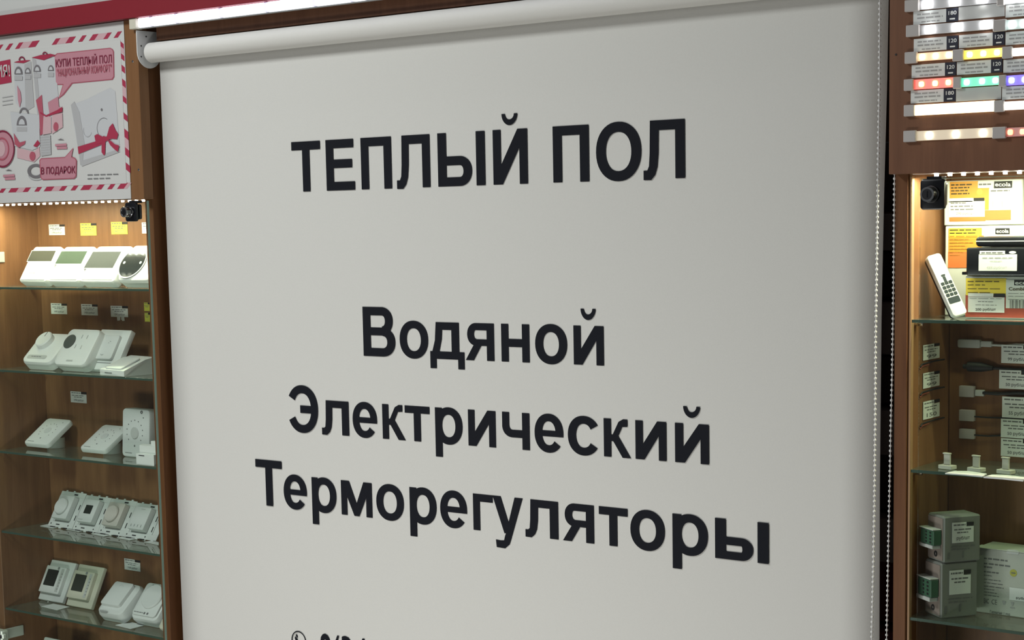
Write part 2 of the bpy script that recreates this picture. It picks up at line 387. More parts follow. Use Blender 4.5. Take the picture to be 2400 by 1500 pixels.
# ------------------------------------------------------------------ roller blind
bz, br = 1.9232, .0185
rb = thing('roller_blind', 'large white roller blind printed with black Cyrillic lettering hanging between the two cabinets', 'blind', (-2.55, 0, bz))
def rl(gs): return shift(gs, 2.55, 0, -bz)
XB0, XB1 = -2.5460, -1.0585
def g_cyl_x(x0, x1, r, n=40, cy=0, cz=0, caps=.0015):
    rings = [[(x, cy + rr * math.cos(2 * math.pi * k / n), cz + rr * math.sin(2 * math.pi * k / n)) for k in range(n)] for x, rr in ((x0, r - caps), (x0 + caps, r), (x1 - caps, r), (x1, r - caps))]
    return g_loft(rings)
mk('roller_tube', rl([g_cyl_x(-2.5485, -1.0555, br, cz=bz)]), ROLLM, rb)
def bracket(X, sg):
    t = .002; pts = []
    prof = [(-.0285, .052), (.031, .052), (.031, .010)] + [(0.0 + .0275 * math.cos(math.radians(a)), -.0 + .0275 * math.sin(math.radians(a))) for a in range(0, -181, -12)]
    prof = [(-.0285, .040), (.030, .040)] + [(.0285 * math.cos(math.radians(a)), .0285 * math.sin(math.radians(a))) for a in range(0, -181, -12)]
    g1 = g_loft([[(X, y, bz + z) for y, z in prof], [(X + sg * t, y, bz + z) for y, z in prof]])
    g2 = g_box(*sorted((X - sg * .001, X - sg * .008)), -.0285, .030, bz + .038, bz + .040)
    g3 = g_cyl_x(*sorted((X + sg * t, X + sg * (t + .004))), .010, 20, cz=bz)
    g4 = [g_disc(.0022, .0006, 0, 0, 0, 0, 10, 1) for _ in range(0)]
    holes = []
    for (yy, zz) in ((-.019, .012), (-.006, .030), (-.020, -.008)):
        holes.append(g_tr(g_disc(.0016, .0003, 0, 0, 0, 0, 10, 1), Matrix.Translation((X + sg * (t + .0001), yy, bz + zz)) @ Matrix.Rotation(math.radians(90 * sg), 4, 'Z')))
    return [g1, g3] + holes
mk('bracket', rl(bracket(-2.5553, 1)), [WPL2, BLKM], rb)
mk('bracket', rl(bracket(-1.0412, -1)), [WPL2, BLKM], rb)
# fabric: a sheet coming off the back of the roll, its right edge very slightly curled
nx, nz = 24, 60; yb = .0182
edge = [(1.95, XB1 + .0005), (1.78, XB1 - .002), (1.62, XB1 - .006), (1.45, XB1 - .009), (1.2, XB1 - .0105), (.6, XB1 - .0095)]
def xright(z): return float(np.interp(z, [e[0] for e in edge][::-1], [e[1] for e in edge][::-1]))
V = []; Fq = []
for j in range(nz + 1):
    z = .55 + (bz - .55) * j / nz
    for i in range(nx + 1):
        s = i / nx; x = XB0 + (xright(z) - XB0) * s
        V.append((x, yb + .0006 * math.sin(x * 5 + 1.) * (bz - z), z))
for j in range(nz):
    for i in range(nx):
        a = j * (nx + 1) + i; Fq.append((a, a + 1, a + nx + 2, a + nx + 1))
fbk = mk('fabric', [g for g in rl([(V, Fq, [0] * len(Fq))])], FABRIC, rb)
so = fbk.modifiers.new('thick', 'SOLIDIFY'); so.thickness = .0005; so.offset = 1
mk('bottom_bar', rl([g_cyl_x(XB0, XB1 - .009, .008, 20, yb, .545)]), WPL2, rb)

# ---- lettering of the blind: heavy grotesque drawn stroke by stroke (em units)
CAPH, XH = .716, .519
def q(*p): return ('q', p)
def bar(x0, z0, x1, z1): return ('q', ((x0, z0), (x1, z0), (x1, z1), (x0, z1)))
def arc(cx, cz, rx, rz, tx, tz, a0=0, a1=360, n=40, e=2.15): return ('a', (cx, cz, rx, rz, tx, tz, a0, a1, n, e))
def breve(cx, z): return [arc(cx, z + .15, .132, .15, .058, .075, 180, 360, 18, 2.)]
def soft(x0, s, h, bw, t):    # ь : stem and bowl; bw outer right x, h height
    bh = h * .56; r = bh / 2
    return [bar(x0, 0, x0 + s, h), bar(x0 + s * .9, 0, bw - r, t), bar(x0 + s * .9, bh - t, bw - r, bh), arc(bw - r, r, r, r, s * .97, t, -90, 90, 22)]
def ell(h, w, s, t):          # л : hook leg, bar, stem
    xl = w * .165
    return [bar(xl, h - t, w, h), bar(w - s, 0, w, h), q((xl, h), (xl + s * .92, h), (xl + s * .86, h * .42), (xl - s * .06, h * .42)),
            q((xl - s * .06, h * .43), (xl + s * .86, h * .43), (xl + s * .74, h * .2), (xl - s * .14, h * .22)),
            q((xl - s * .14, h * .221), (xl + s * .74, h * .201), (xl + s * .50, h * .065), (xl - s * .32, t * .88)),
            q((xl - s * .32, t * .88), (xl + s * .50, h * .065), (xl + s * .1, -.012), (0, -.010), (0, t * .88))]
def G(ch):
    S, T, s, t = .145, .121, .137, .107
    if ch == 'Т': return [bar(0, CAPH - T, .57, CAPH), bar(.2125, 0, .3575, CAPH)]
    if ch == 'Е': return [bar(0, 0, S, CAPH), bar(0, CAPH - T, .53, CAPH), bar(0, .315, .50, .436), bar(0, 0, .545, T)]
    if ch == 'П': return [bar(0, 0, S, CAPH), bar(.43, 0, .575, CAPH), bar(0, CAPH - T, .575, CAPH)]
    if ch == 'Л': return ell(CAPH, .625, S, T)
    if ch == 'Ы': return soft(0, S, CAPH, .565, T) + [bar(.635, 0, .78, CAPH)]
    if ch == 'Й': return [bar(0, 0, S - .01, CAPH), bar(.44, 0, .575, CAPH), q((.125, 0), (.16, 0), (.46, .5), (.46, CAPH), (.412, CAPH), (.125, .24))] + breve(.287, CAPH + .052)
    if ch == 'О': return [arc(.346, .358, .346, .370, .151, .126)]
    if ch == 'В': return [bar(0, 0, S, CAPH), bar(0, CAPH - T, .39, CAPH), bar(0, .305, .39, .42), bar(0, 0, .39, T), arc(.36, .5155, .205, .2005, .145, T, -90, 90, 24), arc(.37, .21, .235, .21, .15, T, -90, 90, 24)]
    if ch == 'Э': return [arc(.29, .358, .335, .370, .148, .124, -152, 150, 40), bar(.24, .298, .57, .415)]
    if ch == 'о': return [arc(.27, .2595, .27, .2715, .137, .108)]
    if ch == 'д': return [bar(.105, XH - t, .50, XH), bar(.37, .06, .50, XH), q((.105, XH), (.22, XH), (.205, .28), (.155, .08), (.03, .08), (.085, .26)), bar(0, 0, .585, t), bar(0, -.135, .108, .01), bar(.477, -.135, .585, .01)]
    if ch == 'я': return [bar(.39, 0, .525, XH), bar(.20, XH - .098, .40, XH), bar(.2, .205, .40, .296), arc(.20, .362, .165, .157, .125, .098, 90, 270, 22), q((0, 0), (.152, 0), (.31, .23), (.165, .235))]
    if ch == 'н': return [bar(0, 0, s, XH), bar(.39, 0, .39 + s, XH), bar(0, .205, .45, .315)]
    if ch in 'ий': return [bar(0, 0, s - .008, XH), bar(.40, 0, .53, XH), q((.12, 0), (.155, 0), (.41, .335), (.41, XH), (.375, XH), (.12, .195))] + (breve(.265, XH + .075) if ch == 'й' else [])
    if ch == 'л': return ell(XH, .52, s - .003, t)
    if ch == 'е': return [arc(.257, .2595, .257, .2715, .137, .105, 0, 322, 40), bar(.09, .215, .5115, .298), q((.377, .215), (.514, .215), (.514, .27), (.377, .30))]
    if ch == 'к': return [bar(0, 0, s, XH), bar(s - .02, .215, .20, .305), q((.16, .225), (.245, .245), (.345, .415), (.44, .42), (.44, XH), (.36, XH), (.275, .48), (.16, .295)), q((.15, .26), (.275, .285), (.50, 0), (.345, 0), (.16, .235))]
    if ch == 'т': return [bar(0, XH - t, .49, XH), bar(.1765, 0, .3135, XH)]
    if ch == 'р': return [bar(0, -.199, s, XH), arc(.263, .2595, .263, .2715, .137, .108)]
    if ch == 'ч': return [bar(.37, 0, .507, XH), bar(0, .31, .133, XH), arc(.19, .33, .19, .165, .135, .11, 180, 270, 14), bar(.185, .165, .40, .273)]
    if ch == 'с': return [arc(.265, .2595, .265, .2715, .137, .108, 32, 326, 40)]
    if ch == 'м': return [bar(0, 0, .118, XH), bar(.50, 0, .618, XH), q((0, XH), (.165, XH), (.309, .19), (.36, 0), (.258, 0)), q((.618, XH), (.453, XH), (.309, .19), (.258, 0), (.36, 0))]
    if ch == 'г': return [bar(0, 0, s, XH), bar(0, XH - t, .39, XH)]
    if ch == 'у': return [q((0, XH), (.146, XH), (.33, .02), (.20, .0)), q((.53, XH), (.388, XH), (.215, -.03), (.335, -.03)), q((.215, -.02), (.335, -.035), (.29, -.15), (.19, -.105)), q((.19, -.10), (.292, -.148), (.21, -.212), (.06, -.207), (.048, -.1), (.13, -.105))]
    if ch == 'ы': return soft(0, s, XH, .475, t * .97) + [bar(.53, 0, .667, XH)]
def glyph_geom(ch, X0, X1, Z0, S, Y):
    pcs = G(ch); pts = []
    polys = []
    for kind, d in pcs:
        if kind == 'q': polys.append([list(d)])
        else:
            cx, cz, rx, rz, tx, tz, a0, a1, n, e = d; st = []
            for i in range(n + 1):
                a = math.radians(a0 + (a1 - a0) * i / n); c, s_ = math.cos(a), math.sin(a)
                sg = lambda v, p: math.copysign(abs(v) ** (2 / p), v)
                st.append(((cx + rx * sg(c, e), cz + rz * sg(s_, e)), (cx + (rx - tx) * sg(c, e), cz + (rz - tz) * sg(s_, e))))
            polys.append([[st[i][0], st[i + 1][0], st[i + 1][1], st[i][1]] for i in range(n)])
    flatp = [p for g in polys for qd in g for p in qd]
    mn, mx = min(p[0] for p in flatp), max(p[0] for p in flatp)
    k = (X1 - X0) / (mx - mn); gs = []
    for gi, g in enumerate(polys):
        for qd in g: gs.append(g_poly([(X0 + (p[0] - mn) * k, Y - gi * 3e-5, Z0 + p[1] * S) for p in qd]))
    return gs
def line(chars, boxes, off, sc, base, top_ref, capref):
    """boxes: measured left/right of each letter; base: two baseline points; top_ref: top point of a letter of height capref"""
    Y = yb - .0012
    b0, b1 = P(*base[0], Y), P(*base[1], Y); S = (P(*top_ref, Y).z - (b0.z + (b1.z - b0.z) * 0)) / capref
    for ch, (a, b) in zip(chars, boxes):
        ua, ub = off[0] + a / sc, off[0] + b / sc
        um = (ua + ub) / 2; vb = base[0][1] + (base[1][1] - base[0][1]) * (um - base[0][0]) / (base[1][0] - base[0][0]) - 50
        X0, X1 = P(ua, vb, Y).x, P(ub, vb, Y).x
        s = (um - base[0][0]) / (base[1][0] - base[0][0])
        z = b0.z + (b1.z - b0.z) * s
        o = flat('letter', rl(glyph_geom(ch, X0, X1, z, S, Y)), INK); o.parent = fbk; o['kind'] = 'thing'
line('ТЕПЛЫЙПОЛ', [(102, 257), (287, 441), (476, 641), (668, 849), (891, 1147), (1190, 1377), (1514, 1709), (1747, 1992), (2003, 2228)], (640, 240), 2.3077, ((714, 449), (1605, 417)), (705, 332), CAPH)
line('Водяной', [(487, 660), (684, 838), (848, 1033), (1040, 1195), (1234, 1386), (1417, 1590), (1625, 1788)], (640, 240), 2.3077, ((855, 834), (1415, 857)), (851, 719), CAPH)
line('Электрический', [(220, 347), (363, 482), (499, 606), (630, 731), (729, 838), (862, 982), (1007, 1128), (1157, 1277), (1299, 1425), (1445, 1577), (1603, 1722), (1742, 1878), (1916, 2065)], (560, 860), 1.875, ((817.6, 1021.6), (1660, 1089)), (815, 941.5), XH)
line('Терморегуляторы', [(75, 190), (196, 297), (320, 427), (449, 584), (603, 724), (750, 868), (884, 1002), (1029, 1116), (1115, 1248), (1258, 1403), (1423, 1560), (1582, 1708), (1720, 1871), (1905, 2060), (2092, 2328)], (560, 860), 1.875, ((643.7, 1187), (1800, 1322)), (634, 1079), CAPH)
# telephone sign and the tops of the number at the foot of the picture
Yt = yb - .0012
c = P(700, 1502, Yt)
flat('phone_icon', rl([g_ring(.0165, .0185, .0002, c.x, c.z, Yt + .0002, 36)] + [g_poly([(c.x + a, Yt, c.z + b) for a, b in pp]) for pp in
     ([(-.0075, .0105), (-.0045, .0125), (-.002, .007), (-.0045, .0045)], [(-.009, .008), (-.0045, .0045), (-.001, -.002), (.006, -.0075), (.004, -.0105), (-.006, -.004), (-.010, .004)], [(.004, -.005), (.010, -.0085), (.0085, -.0115), (.004, -.0105)])]), INK).parent = fbk
zz = P(760, 1486, Yt).z
for ch, a, b in (('8', 750, 774), ('(', 783, 795), ('3', 800, 824), ('4', 832, 858)):
    A, B = P(a, 1500, Yt), P(b, 1500, Yt); zt = P((a + b) / 2, 1485 + (a - 750) * .125, Yt).z
    hh = .062 if ch == '(' else .052
    flat('digit', rl([text_on(ch, (A.x, Yt, zt - hh), (B.x, Yt, zt - hh), (A.x, Yt, zt), .035)]), INK).parent = fbk
# ball chain
ch_ = thing('ball_chain', 'white bead pull chain hanging over the right edge of the blind', 'chain', (-1.05, 0, bz))
mk('sprocket', shift([g_cyl_x(-1.0548, -1.0462, .0165, 28, cz=bz)], 1.05, 0, -bz), WPL2, ch_)
front = [P(*p, -.0195) for p in ((2062, -30), (2062, 20), (2061, 200), (2058, 400), (2055, 600), (2052, 800), (2051, 1000), (2049, 1200), (2046.5, 1350), (2043, 1500), (2040, 1650))]
back = [P(*p, .0215) for p in ((2098, -40), (2098, 200), (2096.5, 420), (2095, 600), (2093, 760), (2091, 880), (2088, 1000), (2084, 1200), (2078, 1500), (2074, 1650))]
def along(pts, step):
    out = []; acc = 0
    for a, b in zip(pts[:-1], pts[1:]):
        L = (b - a).length
        while acc <= L: out.append(a + (b - a) * (acc / L)); acc += step
        acc -= L
    return out
def g_ball(c, r):
    rings = []
    for i in range(1, 5):
        a = math.pi * i / 5; rings.append([(c.x + r * math.sin(a) * math.cos(2 * math.pi * k / 8), c.y + r * math.sin(a) * math.sin(2 * math.pi * k / 8), c.z + r * math.cos(a)) for k in range(8)])
    return g_loft(rings)
beadm = mat('bead_white', (.80, .80, .80), .3)
for pts, nm in ((front, 'front'), (back, 'back')):
    off = [p - ch_.location for p in pts]
    mk('cord', g_tube(off, .0006, 6), beadm, ch_)
    b = mk('beads', [g_ball(p, .0022) for p in along(off, .0072)], beadm, ch_); b['kind'] = 'stuff'

# ------------------------------------------------------------------ niche behind the blind (dark shelving seen in the gap)
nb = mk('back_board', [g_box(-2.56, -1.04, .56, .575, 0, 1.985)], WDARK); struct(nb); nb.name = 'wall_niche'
for k, (z0, z1, y0, m) in enumerate(((1.60, 1.70, .10, DBOX), (1.545, 1.597, .07, DBOX2), (1.475, 1.542, .12, DBOX), (1.395, 1.470, .08, DBOX2), (1.32, 1.39, .11, DBOX), (1.25, 1.315, .07, DBOX2), (1.16, 1.245, .12, DBOX), (1.09, 1.155, .08, DBOX2), (.99, 1.085, .12, MARB), (.89, .985, .09, MARB))):
    o = mk('carton', shift([g_box(-1.30, -1.062 - (k % 3) * .004, y0, .30, z0, z1, .002)], 1.2, -.2, -z0), m)
    o.location = (-1.2, .2, z0)
    where = ['topmost of the pile', 'second from the top', 'third from the top', 'fourth from the top', 'fifth from the top', 'sixth from the top', 'fourth from the bottom', 'third from the bottom', 'second from the bottom, maroon', 'lowest one in view, maroon'][k]
    tag(o, 'dark carton in the gap behind the blind edge, ' + where, 'box', 'cartons stored behind the blind')
ct = mk('crate', shift([g_box(-1.30, -1.06, .09, .30, 0, .885, .004)], 1.2, -.2, 0), DBOX); ct.location = (-1.2, .2, 0)
tag(ct, 'tall dark crate carrying the pile of cartons behind the blind', 'crate')

# ------------------------------------------------------------------ right display cabinet
RX = -1.0185; RDEP = .140
rc = thing('display_cabinet', 'wooden wall cabinet of lighting supplies with glass shelves, right of the white blind', 'cabinet', (RX, 0, 0))
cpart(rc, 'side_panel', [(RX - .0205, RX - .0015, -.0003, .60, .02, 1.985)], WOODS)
cpart(rc, 'inner_lining', [(RX - .0014, RX, .002, RDEP, .02, 1.655)], WOOD)
cpart(rc, 'edge_strip', [(RX + .0002, RX + .0035, .0015, .010, .02, 1.648)], WOODE)
cpart(rc, 'back_panel', [(RX, -.40, RDEP, RDEP + .012, .02, 1.66)], WOOD)
cpart(rc, 'side_panel', [(-.42, -.40, 0, RDEP, .02, 1.985)], WOOD)
cpart(rc, 'top_panel', [(RX, -.42, .012, RDEP, 1.662, 1.672)], WOOD)
cpart(rc, 'base', [(RX - .0205, -.40, 0, RDEP + .012, 0, .02)], WOOD)
ub = cpart(rc, 'fascia_board', [(-1.0372, -.38, -.025, -.001, 1.6505, 1.985)], WOODB)
RZ = [1.4515, 1.2425, 1.0325, .82]
for z in RZ: shelf(rc, RX + .001, -.43, .004, RDEP - .004, z)
for z in RZ:
    for yy in (.022, .115):
        qv = Vector((RX, yy, z - .0075)) - rc.location
        mk('shelf_pin', [g_tube([qv, qv + Vector((.012, 0, 0))], .0028, 10), g_box(qv.x + .006, qv.x + .0135, qv.y - .0045, qv.y + .0045, qv.z + .0006, qv.z + .0026, .0005)], CHROME, rc)
rsp = cpart(rc, 'light_strip', [(RX + .004, -.43, .002, .009, 1.6495, 1.6535, 0)], TAPE)
for k in range(24):
    qv = Vector((P(2226, 412, .002).x + (k - 1) * .0193, .0012, 1.6487)) - rc.location
    mk('led', g_box(qv.x - .002, qv.x + .002, qv.y - .0015, qv.y + .0045, qv.z - .0024, qv.z + .0008, .0004), LEDW, rsp)
strip_lamp(RX + .01, -.45, .013, 1.6455, 3.2, (1., .97, .66))
dx0 = P(2157, 430, -.02).x
rdr = cpart(rc, 'door', [(dx0, -.42, -.0225, -.0175, .03, 1.6425, .0004)], GL)
e2 = cpart(rc, 'z', [(dx0 + .0005, -.42, -.0224, -.0176, 1.6426, 1.6432, 0)], GEDGEL); e2.name = 'polished_edge'; e2.parent = rdr
lk = lock(rc, P(2186, 450, -.027).x, 1.6425, .035, .041, RX); lk.parent = rdr
for (u, v) in ((2100, 128),):
    p = P(u, v, -.0252) - rc.location
    mk('screw', [g_disc(.0015, .0004, p.x, p.z, p.y, .0001, 10)], BLKM, ub)

# ------------------------------------------------------------------ price tags
def ptag(o_or_none, x0, x1, z0, z1, y, yellow, seed, price='', parent=None):
    """paper with a header strip whose right end is black, two lines and a price; geometry in local XZ facing -Y"""
    W, H = x1 - x0, z1 - z0; m = PAPERY if yellow else PAPER
    gs = [g_box(x0, x1, y - .0005, y, z0, z0 + H * .78, 0, 0), g_box(x0, x0 + W * .66, y - .0005, y, z0 + H * .78, z1, 0, 0), g_box(x0 + W * .68, x1, y - .0005, y, z0 + H * .82, z1 - H * .02, 0, 2)]
    yy = y - .0006
    gs += dashes(x0 + W * .06, x0 + W * .62, z0 + H * .84, H * .07, yy, seed, 1, 1)
    gs += dashes(x0 + W * .08, x1 - W * .08, z0 + H * .62, H * .06, yy, seed + 1, .95, 1)
    gs += dashes(x0 + W * .22, x1 - W * .2, z0 + H * .47, H * .06, yy, seed + 2, .9, 1)
    if price: gs.append(text_on(price, (x0 + W * .2, yy, z0 + H * .10), (x0 + W * .82, yy, z0 + H * .10), (x0 + W * .2, yy, z0 + H * .32), .02, 1))
    return gs, [m, PTXT, BLKM]
def wall_tag(u0, v0, u1, v1, Y, yellow, label, seed, price='', group='price tags on the back of the left cabinet'):
    A, B = P(u0, (v0 + v1) / 2, Y), P(u1, (v0 + v1) / 2, Y); um = (u0 + u1) / 2
    z1, z0 = P(um, v0, Y).z, P(um, v1, Y).z
    cx, cz = (A.x + B.x) / 2, z0
    gs, ms = ptag(None, A.x - cx, B.x - cx, 0, z1 - z0, 0, yellow, seed, price)
    o = flat('price_tag', gs, ms, loc=(cx, Y, cz)); tag(o, label, 'price tag', group)
    return o
Yw = DEP - .0004
wall_tag(115, 526, 152, 551, Yw, 0, 'white price tag, leftmost on the wood above the top shelf', 1, '1790 руб/шт')
wall_tag(189, 523, 226, 552, Yw, 1, 'yellow price tag above the green-screen thermostat', 2, '2490 руб/шт')
wall_tag(261, 520, 299, 549, Yw, 1, 'yellow price tag below the cabinet lock, above the grey-screen thermostat', 3, '2490 руб/шт')
wall_tag(333, 521, 371, 547, Yw, 0, 'white price tag cut off by the cabinet edge, above the round-dial thermostat', 4)
wall_tag(120, 711, 157, 736, Yw, 0, 'white price tag above the round-knob thermostat on the second shelf', 5, '1490 руб/шт')
wall_tag(191, 713, 229, 739, Yw, 0, 'white price tag above the thermostat with dark oval window', 6, '1950 руб/шт')
wall_tag(260, 717, 300, 743, Yw, 0, 'white price tag with a torn slip under it, second shelf', 7, '1290 руб/шт')
tt = flat('paper_slip', [g_poly([(-.012, 0, 0), (-.013, 0, .0075), (-.002, 0, .008), (-.003, 0, .001)]), g_poly([(.0, 0, .003), (.0005, 0, .0085), (.010, 0, .0083), (.011, 0, .0005), (.004, 0, 0)])], PAPER, loc=P(284, 752, Yw - .0006))
tag(tt, 'torn paper slip stuck below the third tag over the second shelf', 'paper')
ytg = wall_tag(338, 709, 351, 729, Yw - .02, 1, 'upper narrow yellow tag beside the right frame, second shelf', 8)
ytg2 = wall_tag(340, 733, 352, 754, Yw - .02, 1, 'lower narrow yellow tag beside the right frame, second shelf', 9)
ytg.location.y = Yw; ytg2.location.y = Yw
for o, (u, v) in ((ytg, (345, 729)), (ytg2, (346, 754))):
    p = P(u, v, Yw); o.location = p
wall_tag(166, 918, 203, 944, Yw, 0, 'lone white price tag above the third shelf', 10, '1790 руб/шт')
wall_tag(292, 1311, 329, 1337, Yw, 0, 'lone white price tag under the fourth shelf', 11, '2100 руб/шт')

# ------------------------------------------------------------------ thermostats, left cabinet
def leaner(name, label, cat, bl, tl, br, zs, t, group, lift=0., w=None, Y=None):
    """empty at the front lower edge of a device that leans back; returns it with width and height"""
    a = .7
    for _ in range(6):
        p0 = PZ(*bl, zs + t * math.sin(a) + lift + .0006)
        if Y is not None: p0 = P(*bl, Y); p0.z = zs + t * math.sin(a) + lift + .0006
        p1 = PX(*tl, p0.x)
        a = math.atan2(p1.y - p0.y, p1.z - p0.z)
    h = (p1 - p0).length; W = w or (P(*br, p0.y).x - p0.x)
    o = thing(name, label, cat, (p0.x + W / 2, p0.y, p0.z), (-a, 0, 0), group)
    print('LEAN', label[:40], 'Y %.3f topY %.3f h %.3f w %.3f tilt %.0f' % (p0.y, p1.y, h, W, math.degrees(a)))
    return o, W, h
G1, G2, G3, G4, G5 = ['thermostats on the %s glass shelf' % s for s in ('top', 'second', 'third', 'fourth', 'fifth')]
def body(o, W, h, t, r, ch, m=WPL, name='body', z0=0., dx=0., y=0., k=5): return mk(name, g_slab(W, h, t, r, ch, dx, z0 + h / 2, y + t, k), m, o)
def foot(o, W, h, t):   # prop behind a leaning unit: reaches the shelf
    pass
def stand(o, zs, h, t, w=.03):
    """little acrylic wedge under the back of a leaning plate"""
    M = Matrix.LocRotScale(o.location, o.rotation_euler, None); b = M @ Vector((0, t, h * .62))
    x, y, z = b
    if y > .085: return
    V = [(x - w / 2, y + .001, zs + .0006), (x + w / 2, y + .001, zs + .0006), (x + w / 2, y + .001, z - .001), (x - w / 2, y + .001, z - .001)]
    V += [(a, min(b_ + .014, .128), c_ if i < 2 else zs + .004) for i, (a, b_, c_) in enumerate(V)]
    Mi = M.inverted(); V = [tuple(Mi @ Vector(v)) for v in V]
    return mk('stand', (V, [(0, 1, 2, 3), (4, 7, 6, 5), (0, 4, 5, 1), (1, 5, 6, 2), (2, 6, 7, 3), (3, 7, 4, 0)], [0] * 6), GREYL, o, smooth=False)
z1 = ZS[0]
def screen_thermo(label, bl, tl, br, scr, m, lab, ptsb, t=.02, r=.008):
    o, W, h = leaner('thermostat', label, 'thermostat', bl, tl, br, z1, t, G1, Y=.014); W -= .0012
    mk('body', [g_slab(W, h, t, r, .004, 0, h / 2, t)], WPL, o)
    a = rect_on(o, *scr, -.0003)
    mk('screen', [g_slab(a[1] - a[0], a[3] - a[2], .0008, .0008, 0, (a[0] + a[1]) / 2, (a[2] + a[3]) / 2, .0005), ], m, o)
    mk('screen_frame', [g_box(a[0] - .0015, a[1] + .0015, -.0002, .0004, a[2] - .0015, a[3] + .0015, 0)], GREYL, o)
    if lab:
        b = rect_on(o, *lab, -.0003); flat('nameplate', dashes(b[0], b[1], b[2], max(b[3] - b[2], .0012), -.0004, ptsb), PTXTL, o)
    flat('base_seam', [g_box(-W / 2 + .006, W / 2 - .006, -.0003, .0005, .004, .0052, 0)], SEAM, o)
    stand(o, z1, h, t)
    return o
screen_thermo('white thermostat with olive-grey screen, leftmost on the top shelf', (42, 666), (80, 577), (107, 668), (75, 588, 120, 612), LCD1, (69, 638, 82, 641), 5)
screen_thermo('white thermostat with green screen on the top shelf', (110, 668), (152, 577), (182, 669), (144, 589, 190, 618), LCD2, (141, 640, 153, 642), 6)
screen_thermo('white thermostat with tall grey screen on the top shelf', (184, 670), (229, 576), (266, 672), (217, 590, 264, 628), LCD3, None, 7)
o, W, h = leaner('thermostat', 'white thermostat with big round black window, rightmost on the top shelf', 'thermostat', (271, 676), (312, 573), (348, 678), z1, .026, G1, Y=.010); W = .098
o.location.x = P(271, 676, o.location.y).x + W / 2
mk('body', [g_slab(W, h, .026, .012, .006, 0, h / 2, .026)], WPL, o)
cw = local(o, 311, 616, -.001); rr_ = .034
mk('window', [g_disc(.034, .0016, cw.x, cw.z, 0, .0004, 36, 0), g_ring(.034, .0365, .0022, cw.x, cw.z, 0, 36, 1), g_disc(.003, .0006, cw.x - .024, cw.z, -.0016, 0, 12, 1), g_disc(.003, .0006, cw.x + .024, cw.z, -.0016, 0, 12, 1)], [mat('smoked_window', (.02, .025, .026), .08), GREYL], o)
stand(o, z1, h, .026)
# shelf 2
z2 = ZS[1]
o, W, h = leaner('thermostat', 'white thermostat with a large round knob, leftmost on the second shelf', 'thermostat', (45, 852), (98, 778), (117, 858), z2, .024, G2, Y=.018); W -= .002
mk('body', [g_slab(W, h, .024, .016, .006, 0, h / 2, .024)], WPL, o)
cw = local(o, 106, 799, -.004); mk('knob', [g_disc(.0205, .012, cw.x, cw.z, 0, .002, 30, 0), g_box(cw.x - .001, cw.x + .001, -.0125, -.0118, cw.z + .006, cw.z + .018, 0, 1)], [WPL, SEAM], o)
mk('vent_recess', [g_slab(W * .62, .010, .0012, .0045, 0, -.004, h * .17, .0004)], GREYL, o)
flat('nameplate', dashes(-W * .22, W * .1, h * .165, .0018, -.001, 3), PTXT, o)
stand(o, z2, h, .024)
o, W, h = leaner('thermostat', 'white thermostat with dark oval window on the second shelf', 'thermostat', (120, 860), (163, 768), (196, 862), z2, .026, G2, Y=.018); W -= .002
mk('body', [g_slab(W, h, .026, .014, .006, 0, h / 2, .026)], WPL, o)
cw = local(o, 163, 800, -.001); mk('window', [g_disc(.0165, .0014, cw.x, cw.z, 0, .0003, 30, 0)], [mat('oval_window', (.09, .10, .09), .2)], o)
for (u, v) in ((193, 789), (205, 790), (177, 812), (190, 814)):
    c = local(o, u, v, 0); mk('button', [g_slab(.0016, .009, .0008, .0006, 0, c.x, c.z, 0)], GREYL, o)
flat('nameplate', [g_quadflat(-.01, .01, h * .1, h * .1 + .0035, -.0005)], GREYL, o)
stand(o, z2, h, .026)
o, W, h = leaner('thermostat', 'white square thermostat in a wide frame on the second shelf', 'thermostat', (199, 862), (238, 771), (270, 868), z2, .012, G2, Y=.045); 
mk('frame', [g_slab(W, h, .012, .003, .002, 0, h / 2, .012)], WPL, o)
mk('body', [g_slab(W * .66, h * .60, .007, .005, .0015, -W * .04, h * .53, 0)], WPL2, o)
flat('base_seam', [g_box(-W * .36, W * .28, -.0006, .0002, h * .16, h * .175, 0)], SEAM, o)
flat('dial_mark', [g_ring(.0032, .0042, .0003, -.004, h * .36, -.0071, 12, a0=200, a1=340), g_quadflat(.004, .008, h * .66, h * .66 + .001, -.0073), g_quadflat(.001, .004, h * .62, h * .62 + .001, -.0073)], SEAM, o)
stand(o, z2, h, .012)
# flat-lying angular unit at the right end of shelf 2
p = PZ(245, 868, z2 + .001)
o = thing('thermostat', 'white thermostat lying flat at the right end of the second shelf', 'thermostat', (P(300, 868, .045).x, .040, z2 + .0005), (0, 0, math.radians(-8)), G2)
def prism(prof, x0, x1, mi=0): return g_loft([[(x0, y, z) for y, z in prof], [(x1, y, z) for y, z in prof]], mi)
mk('body', [prism([(-.030, 0), (.042, 0), (.042, .034), (.020, .030), (-.030, .011)], -.048, .040)], WPL, o)
mk('cover', [g_tr(g_slab(.06, .05, .003, .006, .0012, 0, 0, 0), Matrix.Translation((-.004, -.004, .0215)) @ Matrix.Rotation(math.radians(-68), 4, 'X'))], WPL2, o)
flat('slot', [g_box(-.03, -.004, -.0304, -.0299, .004, .0062, 0)], SEAM, o)
